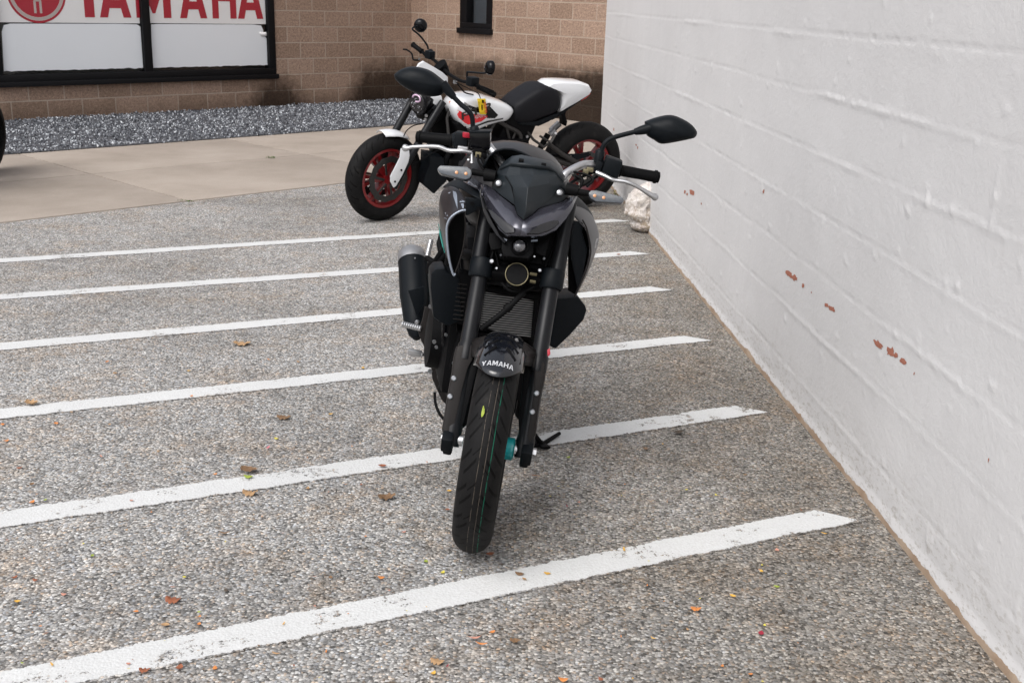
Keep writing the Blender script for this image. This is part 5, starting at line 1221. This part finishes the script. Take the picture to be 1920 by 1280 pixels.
mb = MB(); sf = F3.I @ G(905, 372, .006); mb.tube([(-.72, .12, .28), (-.80, .20, .12), sf], .012, 8); mb.build('side_stand', M['deep_black'], ftr, 40)
# the yellow card tied to the bars
tagm = thing('sold_tag', 'small yellow SOLD tag hanging over the tank of the white motorcycle', 'tag', F3.M)
def TG(px, py): return Y3(px, py, .19)
mb = MB(); rows = []
for t in (0, .25, .5, .75, 1):
    rows.append([Vector((lerp(p.x, q.x, s_), .19+.006*math.sin(s_*3.1+t), lerp(p.z, q.z, s_))) for p, q in ((TG(lerp(894.5, 899, t), lerp(185, 214, t)), TG(lerp(910.5, 912.5, t), lerp(185, 215.5, t))),) for s_ in (0, .25, .5, .75, 1)])
mb.grid(rows); mb.build('card', M['tag_yellow'], tagm, 60, solid=.0012)
mb = MB()
for p in text_polys('SOLD', 1, 1):
    mb._f([mb.bm.verts.new(TG(lerp(910.2, 912, x)-y*4.2+.2, lerp(191.5, 211, x))+Vector((0, .0085, 0))) for x, y in p], False)
mb.build('lettering', M['tag_red'], tagm, None)
mb = MB()
for a, b, c_, d in ((902.5,187,906.5,193),(901.5,196,904,206),(896.5,190,897.5,210)): mb._f([mb.bm.verts.new(TG(x, y)+Vector((0, .0085, 0))) for x, y in ((a, b), (c_ if c_-a > 3 else c_, b+.6), (c_, d), (a+.6, d))], False)
mb.build('print', M['deep_black'], tagm, None)
mb = MB(); mb.tube(catmull([Y3(854,154,.07), Y3(866,160,.10), Y3(886,170,.15), Y3(897,176,.18), Y3(901,185,.188)], 4), .003, 6); mb.build('tie', M['rubber'], tagm, 50)
# ================================================================== a wheel of a third motorcycle just inside the left edge
_g = G(-17, 328); F5 = Frame(_g.x, _g.y-1.45, RAD(2), RAD(3))
mot = thing('motorcycle', 'black motorcycle cut off by the left edge, only the side of its tyre showing', 'motorcycle', F5.M)
wheel_parts(mot, Matrix.Identity(4), .310, .130, .22, M['tyre_plain'], M['deep_black'], (1,), 5, name='front_wheel')
wheel_parts(mot, Matrix.Translation((-1.45, 0, 0)), .315, .17, .22, M['tyre_plain'], M['deep_black'], (), 5, name='rear_wheel')
mb = MB()
for s in (-1, 1): mb.tube([(0, .11*s, .30), (-.34, .10*s, .98)], .026, 12)
mb.build('fork', M['fork_black'], mot, 40)
mb = MB(); mb.tube(catmull([(-.50, -.36, .98), (-.38, -.2, 1.02), (-.35, 0, 1.0), (-.38, .2, 1.02), (-.50, .36, .98)], 4), .012, 10); mb.build('handlebar', M['deep_black'], mot, 40)
mb = MB(); mb.grid([ring(-.38, .03, .92, .80), ring(-.42, .12, .96, .76), ring(-.62, .15, .98, .74), ring(-.82, .10, .84, .72), ring(-.85, .03, .80, .74)], closed=True); mb.build('fuel_tank', M['gloss_black'], mot, 60)
mb = MB(); mb.grid([ring(-.84, .08, .84, .74), ring(-1.0, .13, .82, .72), ring(-1.3, .10, .88, .78), ring(-1.48, .03, .90, .84)], closed=True); mb.build('seat', M['seat_black'], mot, 60)
mb = MB(); mb.box((-.70, 0, .42), (.46, .28, .34), bev=.03); mb.build('engine', M['deep_black'], mot, 35)
mb = MB(); mb.tube([(-1.45, .12, .315), (-.95, .11, .42)], .022, 10); mb.tube([(-1.45, -.12, .315), (-.95, -.11, .42)], .022, 10); mb.build('swingarm', M['deep_black'], mot, 35)
mb = MB(); mb.tube([(-.72, .13, .28), tuple(F5.I @ (F5.M @ Vector((-.76, .22, 0))))], .012, 8); mb.build('side_stand', M['deep_black'], mot, 35)
# ================================================================== stone, weeds, leaves
def rock():
    mb = MB(); b2 = bmesh.new(); bmesh.ops.create_icosphere(b2, subdivisions=5, radius=1.0)
    g0 = G(1204, 434); c_ = g0 + Vector((.015, .03, .165))
    # silhouettes of the stone at rising heights: (height, shift right, half width, half depth)
    prof = [(0, .005, .095, .12), (.04, .012, .100, .12), (.08, .016, .078, .10), (.13, -.016, .108, .10), (.19, -.018, .098, .09), (.25, .0, .078, .08), (.30, .014, .062, .07), (.335, .020, .040, .05)]
    for v in b2.verts:
        d = v.co.normalized(); h = (d.z+1)/2*.335
        for (h0, s0, w0, e0), (h1, s1, w1, e1) in zip(prof[:-1], prof[1:]):
            if h <= h1+1e-6: t = (h-h0)/(h1-h0); sh, w_, e_ = lerp(s0, s1, t), lerp(w0, w1, t), lerp(e0, e1, t); break
        l = math.hypot(d.x, d.y) or 1; k = min(1, l*1.35)
        p = Vector((sh + d.x/l*w_*k, d.y/l*e_*k, h)); q = p*9
        n1 = .024*fbm(q.x, q.y, q.z+3, 5)+.020*abs(fbm(q.x*2.3, q.y*2.3, q.z*2.3, 4)); p += Vector((d.x, d.y, d.z*.4))*n1
        v.co = g0 + p + Vector((.0, .03, -.01))
    for f in b2.faces: f.smooth = True
    me = bpy.data.meshes.new('stone'); b2.to_mesh(me); b2.free()
    n = N('pale_stone'); v = n.coord(); sx = n.n('ShaderNodeSeparateXYZ', i_Vector=v)
    c = n.ramp(n.noise(v, 11, 5, .65), [(.3, (.42, .36, .33)), (.55, (.60, .56, .53)), (.8, (.70, .68, .665))])
    st = n.math('MULTIPLY', n.ramp(n.noise(v, 24, 5, .7), [(.44, 0), (.56, 1)]), n.math('SUBTRACT', 1.25, n.math('MULTIPLY', sx.outputs[2], 3.6), clamp=True))
    c = n.mix(n.math('MULTIPLY', st, .8), c, (.17, .125, .07))
    n.set(color=c, rough=.9, normal=n.bump(n.noise(v, 60, 5, .7), .7, .01))
    o = link('stone', me, n.m); tag(o, 'rough pale stone standing at the foot of the white wall', 'stone')
rock()
def mat_leaf(name, a, b):
    n = N(name); v = n.coord(); return n.set(color=n.mix(n.noise(v, 130, 4, .6), a, b), rough=.6, spec=.3)
LC = {'orange': ((.48, .15, .04), (.60, .26, .08)), 'amber': ((.55, .28, .04), (.66, .42, .09)), 'yellow': ((.55, .46, .04), (.66, .58, .12)), 'green': ((.16, .24, .03), (.40, .44, .07)), 'rust': ((.20, .065, .035), (.32, .12, .06)),
      'brown': ((.13, .075, .042), (.25, .15, .08)), 'tan': ((.30, .18, .09), (.44, .28, .15)), 'pink': ((.42, .17, .12), (.52, .29, .22)), 'red': ((.24, .012, .03), (.34, .03, .05)), 'magenta': ((.55, .11, .15), (.66, .20, .22)), 'dark': ((.05, .04, .032), (.10, .075, .055))}
for k, (a, b) in LC.items(): M['leaf_'+k] = mat_leaf(k+'_leaf', a, b)
def leaf_mesh(kind, L_, R):
    """small oval leaf, or a lobed oak leaf, lying curled; L_ long, origin at its base"""
    bm = bmesh.new(); n_ = 13; rows = []
    curl = R.uniform(.3, 1.1); cup = R.uniform(-.35, .45); bend = R.uniform(-.25, .25)
    for i in range(n_):
        t = i/(n_-1)
        if kind == 'oak': w = (.10+.26*math.sin(math.pi*min(1, t*1.05))**.8)*(.55+.75*abs(math.sin(t*math.pi*3.3+.3)))
        elif kind == 'strip': w = .13*math.sin(math.pi*min(1, max(.02, t)))**.7
        else: w = .33*math.sin(math.pi*min(1, max(.015, t)))**.75
        row = []
        for k in range(5):
            s = -1+k/2; x = (t-.5)+(-.05*abs(s) if kind == 'oak' else 0); y = s*w+bend*math.sin(math.pi*t)*.3
            z = .012+curl*.45*(t-.5)**2*1.6 + cup*w*s*s*.9 + .06*R.uniform(-1, 1)*(kind == 'oak')
            y *= R.uniform(.85, 1.15); row.append(bm.verts.new((x*L_, y*L_, max(.0015, z*L_+.003))))
        rows.append(row)
    for a, b in zip(rows[:-1], rows[1:]):
        for k in range(4): bm.faces.new((a[k], a[k+1], b[k+1], b[k]))
    if kind == 'oak':
        a = rows[0][2].co.copy(); v = [bm.verts.new(a+Vector((0, -.01*L_, 0))), bm.verts.new(a+Vector((0, .012*L_, 0))), bm.verts.new(a+Vector((-.22*L_, .03*L_, .004)))]; bm.faces.new(v)
    me = bpy.data.meshes.new('fallen_leaf'); bm.to_mesh(me); bm.free()
    for p in me.polygons: p.use_smooth = True
    return me
RL = random.Random(21)
WORD = {'orange': 'orange', 'amber': 'golden yellow', 'yellow': 'yellow', 'green': 'yellowish green', 'rust': 'rust red', 'brown': 'dark brown', 'tan': 'tan', 'pink': 'pinkish', 'red': 'dark red', 'magenta': 'bright pink', 'dark': 'blackish'}
LEAVES = [(60,942,'orange',10),(85,938,'green',6),(577,916,'tan',8),(677,909,'rust',6),(610,935,'dark',6),(237,994,'tan',5),(423,1016,'yellow',6),(173,1042,'green',7),(492,1016,'tan',5),
 (346,1082,'yellow',6),(324,1101,'pink',8),(424,1107,'dark',9),(27,1082,'rust',9),(66,1088,'rust',9),(120,1114,'pink',9),(33,1128,'amber',9),(310,1173,'tan',13),(255,1147,'orange',8),(373,1148,'green',6),(374,1156,'orange',6),
 (374,1171,'orange',8),(87,1187,'rust',7),(532,1170,'amber',9),(518,1224,'tan',14),(612,1222,'orange',9),(403,1253,'orange',10),(338,1252,'rust',14),(97,1246,'amber',11),(241,1245,'pink',7),
 (620,1084,'brown',9),(590,1081,'pink',6),(505,1052,'dark',6),(590,1137,'pink',5),(42,1243,'green',5),(685,1006,'orange',5),(677,909,'rust',5),(801,867,'orange',6),(842,921,'amber',8),(839,956,'rust',8),(757,998,'pink',7),
 (799,1053,'green',9),(830,1073,'yellow',9),(974,1076,'brown',15),(983,1086,'tan',8),(1026,1075,'amber',11),(1171,1031,'amber',14),(1063,950,'red',8),(1047,912,'yellow',6),(1002,892,'rust',10),(1065,858,'green',8),
 (1211,842,'brown',10),(1213,1098,'orange',7),(923,1186,'orange',10),(1225,1197,'amber',10),(1164,1194,'orange',7),(839,1249,'red',8),(812,1262,'amber',10),(1126,1274,'rust',10),(1031,931,'yellow',6),(1085,942,'pink',6),
 (1301,830,'brown',12),(1287,919,'yellow',5),(1343,928,'yellow',6),(1397,891,'brown',7),(1502,957,'rust',7),(1545,1001,'amber',10),(1456,1032,'pink',9),(1428,1071,'amber',8),(1456,1100,'green',9),(1374,1118,'amber',10),
 (1434,1173,'yellow',6),(1427,1188,'red',12),(1407,1264,'orange',7),(1354,1249,'orange',7),(518,823,'yellow',8),(503,840,'magenta',12),(620,777,'amber',7),(201,679,'orange',7),(216,700,'tan',8),(354,695,'amber',6),(504,674,'orange',5),
 (560,679,'tan',6),(135,773,'tan',6),(5,797,'orange',8),(105,795,'orange',9),(12,827,'orange',8),(205,797,'tan',6),(359,743,'orange',6),(680,690,'amber',7),(190,856,'pink',10),(297,846,'tan',6),(403,889,'orange',7),(247,939,'pink',6),
 (36,877,'rust',8),(60,909,'brown',9),(1148,243,'tan',5),(1540,1250,'dark',8),(1402,1160,'dark',5),(1160,478,'rust',7),(1110,480,'rust',6),(700,560,'tan',5),(1290,1180,'tan',6)]
for px, py, col, sz in LEAVES:
    g0 = G(px, py, .003); dd = (CAM-g0).length; L_ = sz*1.12*dd/FPX*1.1
    me = leaf_mesh(RL.choice(['oval', 'oval', 'oval', 'strip']), L_, RL); me.materials.append(M['leaf_'+col])
    o = bpy.data.objects.new('fallen_leaf', me); COL.objects.link(o); o.location = (g0.x, g0.y, .002 if True else 0); o.rotation_euler = (0, 0, RL.uniform(0, 6.28))
    tag(o, 'little %s leaf scrap lying on the asphalt' % WORD[col], 'leaf', 'small fallen leaves scattered on the asphalt')
RF = random.Random(77)
FLECK = []
while len(FLECK) < 95:
    px, py = RF.uniform(0, 1500), RF.uniform(500, 1278)
    if RF.random() > (py/1280)**1.5 or px > 1180+(py-500)*.55 or (760 < px < 1060 and py < 1040): continue
    FLECK.append((px, py, RF.choice(['orange', 'amber', 'rust', 'pink', 'tan', 'brown', 'orange', 'tan', 'yellow', 'dark']), RF.uniform(3.2, 5.5)*(.55+.45*py/1280)))
for px, py, col, sz in FLECK:
    g0 = G(px, py, .003); me = leaf_mesh(RF.choice(['oval', 'strip']), sz*1.1*(CAM-g0).length/FPX, RF); me.materials.append(M['leaf_'+col])
    o = bpy.data.objects.new('fallen_leaf', me); COL.objects.link(o); o.location = (g0.x, g0.y, .002); o.rotation_euler = (0, 0, RF.uniform(0, 6.28))
    tag(o, 'little %s leaf scrap lying on the asphalt' % WORD[col], 'leaf', 'small fallen leaves scattered on the asphalt')
BIG = [(326,1127,'rust',24,'rust brown oak leaf lying just above the lowest painted line at the left','oak'), (470,926,'tan',24,'curled tan oak leaf lying just below the second painted line from the bottom','oak'), (468,884,'brown',28,'dark oak leaf lying on the white painted line left of the front motorcycle','oak'),
 (466,895,'green',16,'green leaf lying on the white painted line under a dark oak leaf','oval'), (421,1000,'brown',18,'narrow brown curled leaf beside a yellow scrap between the two lowest lines','strip'), (533,784,'brown',22,'dark brown curled oak leaf lying between two lines left of the front motorcycle','oak'),
 (455,646,'tan',26,'thin tan oak leaf lying on the asphalt left of the silver foot pegs','oak'), (60,759,'tan',20,'tan oak leaf lying on a painted line near the left edge','oak'), (717,876,'rust',14,'folded rust red leaf lying on the edge of a line left of the front tyre','oval'), (726,934,'brown',28,'pointed brown oak leaf lying left of the front tyre','oak'),
 (919,1041,'rust',15,'rust coloured leaf lying against the foot of the front tyre','oval'), (890,1198,'pink',20,'long curled pink and orange leaf below the lowest painted line','strip'), (903,1210,'orange',20,'orange leaf with a yellow edge curled against a pink one below the lowest line','strip'),
 (966,1203,'brown',16,'brown crumpled leaf right of the curled orange pair below the lowest line','oak'), (821,1241,'tan',22,'tan oak leaf lying near the bottom edge below the front tyre','oak'), (715,1085,'orange',12,'orange leaf lying between the front tyre and the lowest painted line','oval'), (1056,1276,'orange',16,'orange leaf cut by the bottom edge below the front motorcycle','oval'),
 (1272,813,'dark',18,'blackened curled leaf lying right of the front motorcycle below a painted line','oak'), (1305,1143,'orange',16,'orange brown leaf lying on the asphalt at the right below the lowest line','oak'), (272,1258,'rust',16,'rust red oak leaf under the lowest painted line near the bottom left corner','oak')]
for px, py, col, sz, lab, kd in BIG:
    g0 = G(px, py, .003); dd = (CAM-g0).length; L_ = sz*1.0*dd/FPX*1.15
    me = leaf_mesh(kd, L_, RL); me.materials.append(M['leaf_'+col])
    o = bpy.data.objects.new('fallen_leaf', me); COL.objects.link(o); o.location = (g0.x, g0.y, .0045); o.rotation_euler = (0, 0, RL.uniform(-.5, .5)); tag(o, lab, 'leaf', 'larger fallen leaves on the asphalt')
me = leaf_mesh('strip', .030, RL); me.materials.append(M['leaf_green']); o = bpy.data.objects.new('stuck_leaf', me); COL.objects.link(o)
o.matrix_world = FR.M @ Matrix.Translation(AX) @ Matrix.Rotation(RAD(-38), 4, 'Y') @ Matrix.Translation((.2945, -.018, 0)) @ Matrix.Rotation(RAD(90), 4, 'Y'); tag(o, 'thin yellow green leaf stuck to the tread of the front tyre', 'leaf')
def weed(name, px, py, n_, h, spread, lab, cat='weed', wide=.012, seed=1, z=0.0, mat='weed'):
    R = random.Random(seed); g0 = G(px, py, z); me = bpy.data.meshes.new(name); vs = []; fs = []
    for i in range(n_):
        a = R.uniform(0, 6.28); r_ = R.uniform(0, 1)**.7; b = g0+Vector((spread[0]*r_*math.cos(a), spread[1]*r_*math.sin(a), 0))
        hh = h*R.uniform(.4, 1); ln = Vector((R.uniform(-1, 1), R.uniform(-1, 1), 0))*hh*.7; w_ = wide*R.uniform(.6, 1.3); side = Vector((R.uniform(-1, 1), R.uniform(-1, 1), R.uniform(-.2, .2))).normalized()*w_
        k = len(vs)
        for t, ww in ((0, .25), (.35, .9), (.7, 1), (1, .05)): c_ = b+ln*t*t+Vector((0, 0, hh*t*(1-.25*t))); vs += [tuple(c_-side*ww*.5), tuple(c_+side*ww*.5)]
        for j in range(3): fs.append((k+2*j, k+2*j+1, k+2*j+3, k+2*j+2))
    me.from_pydata(vs, [], fs); o = link(name, me, M[mat]); tag(o, lab, cat); return o
M['weed'] = mat_island('weed_leaves', [(0, (.03, .055, .012)), (.5, (.06, .11, .02)), (1, (.13, .20, .045))], .55, .2, 60)
M['dry_weed'] = mat_island('dry_moss', [(0, (.05, .05, .02)), (.5, (.09, .10, .03)), (1, (.20, .18, .08))], .8, .3, 60)
weed('weed', 1178, 380, 110, .055, (.05, .07), 'green weed tuft growing at the foot of the white wall behind the stone', wide=.012, seed=2)
weed('moss', 1162, 364, 90, .030, (.05, .25), 'brownish moss growing along the foot of the wall behind the weed tuft', 'moss', wide=.014, seed=3, mat='dry_weed')
weed('seedling', 1640, 942, 8, .042, (.012, .01), 'tiny green seedling growing where the white wall meets the asphalt', 'seedling', wide=.030, seed=5)
weed('grass_tuft', 508, 297, 30, .03, (.05, .03), 'small grass tuft growing in the middle joint of the concrete path', 'grass', wide=.006, seed=6, z=.012)
weed('grass_tuft', 352, 378, 40, .02, (.07, .02), 'small grass tuft growing at the outer edge of the concrete path', 'grass', wide=.006, seed=7)
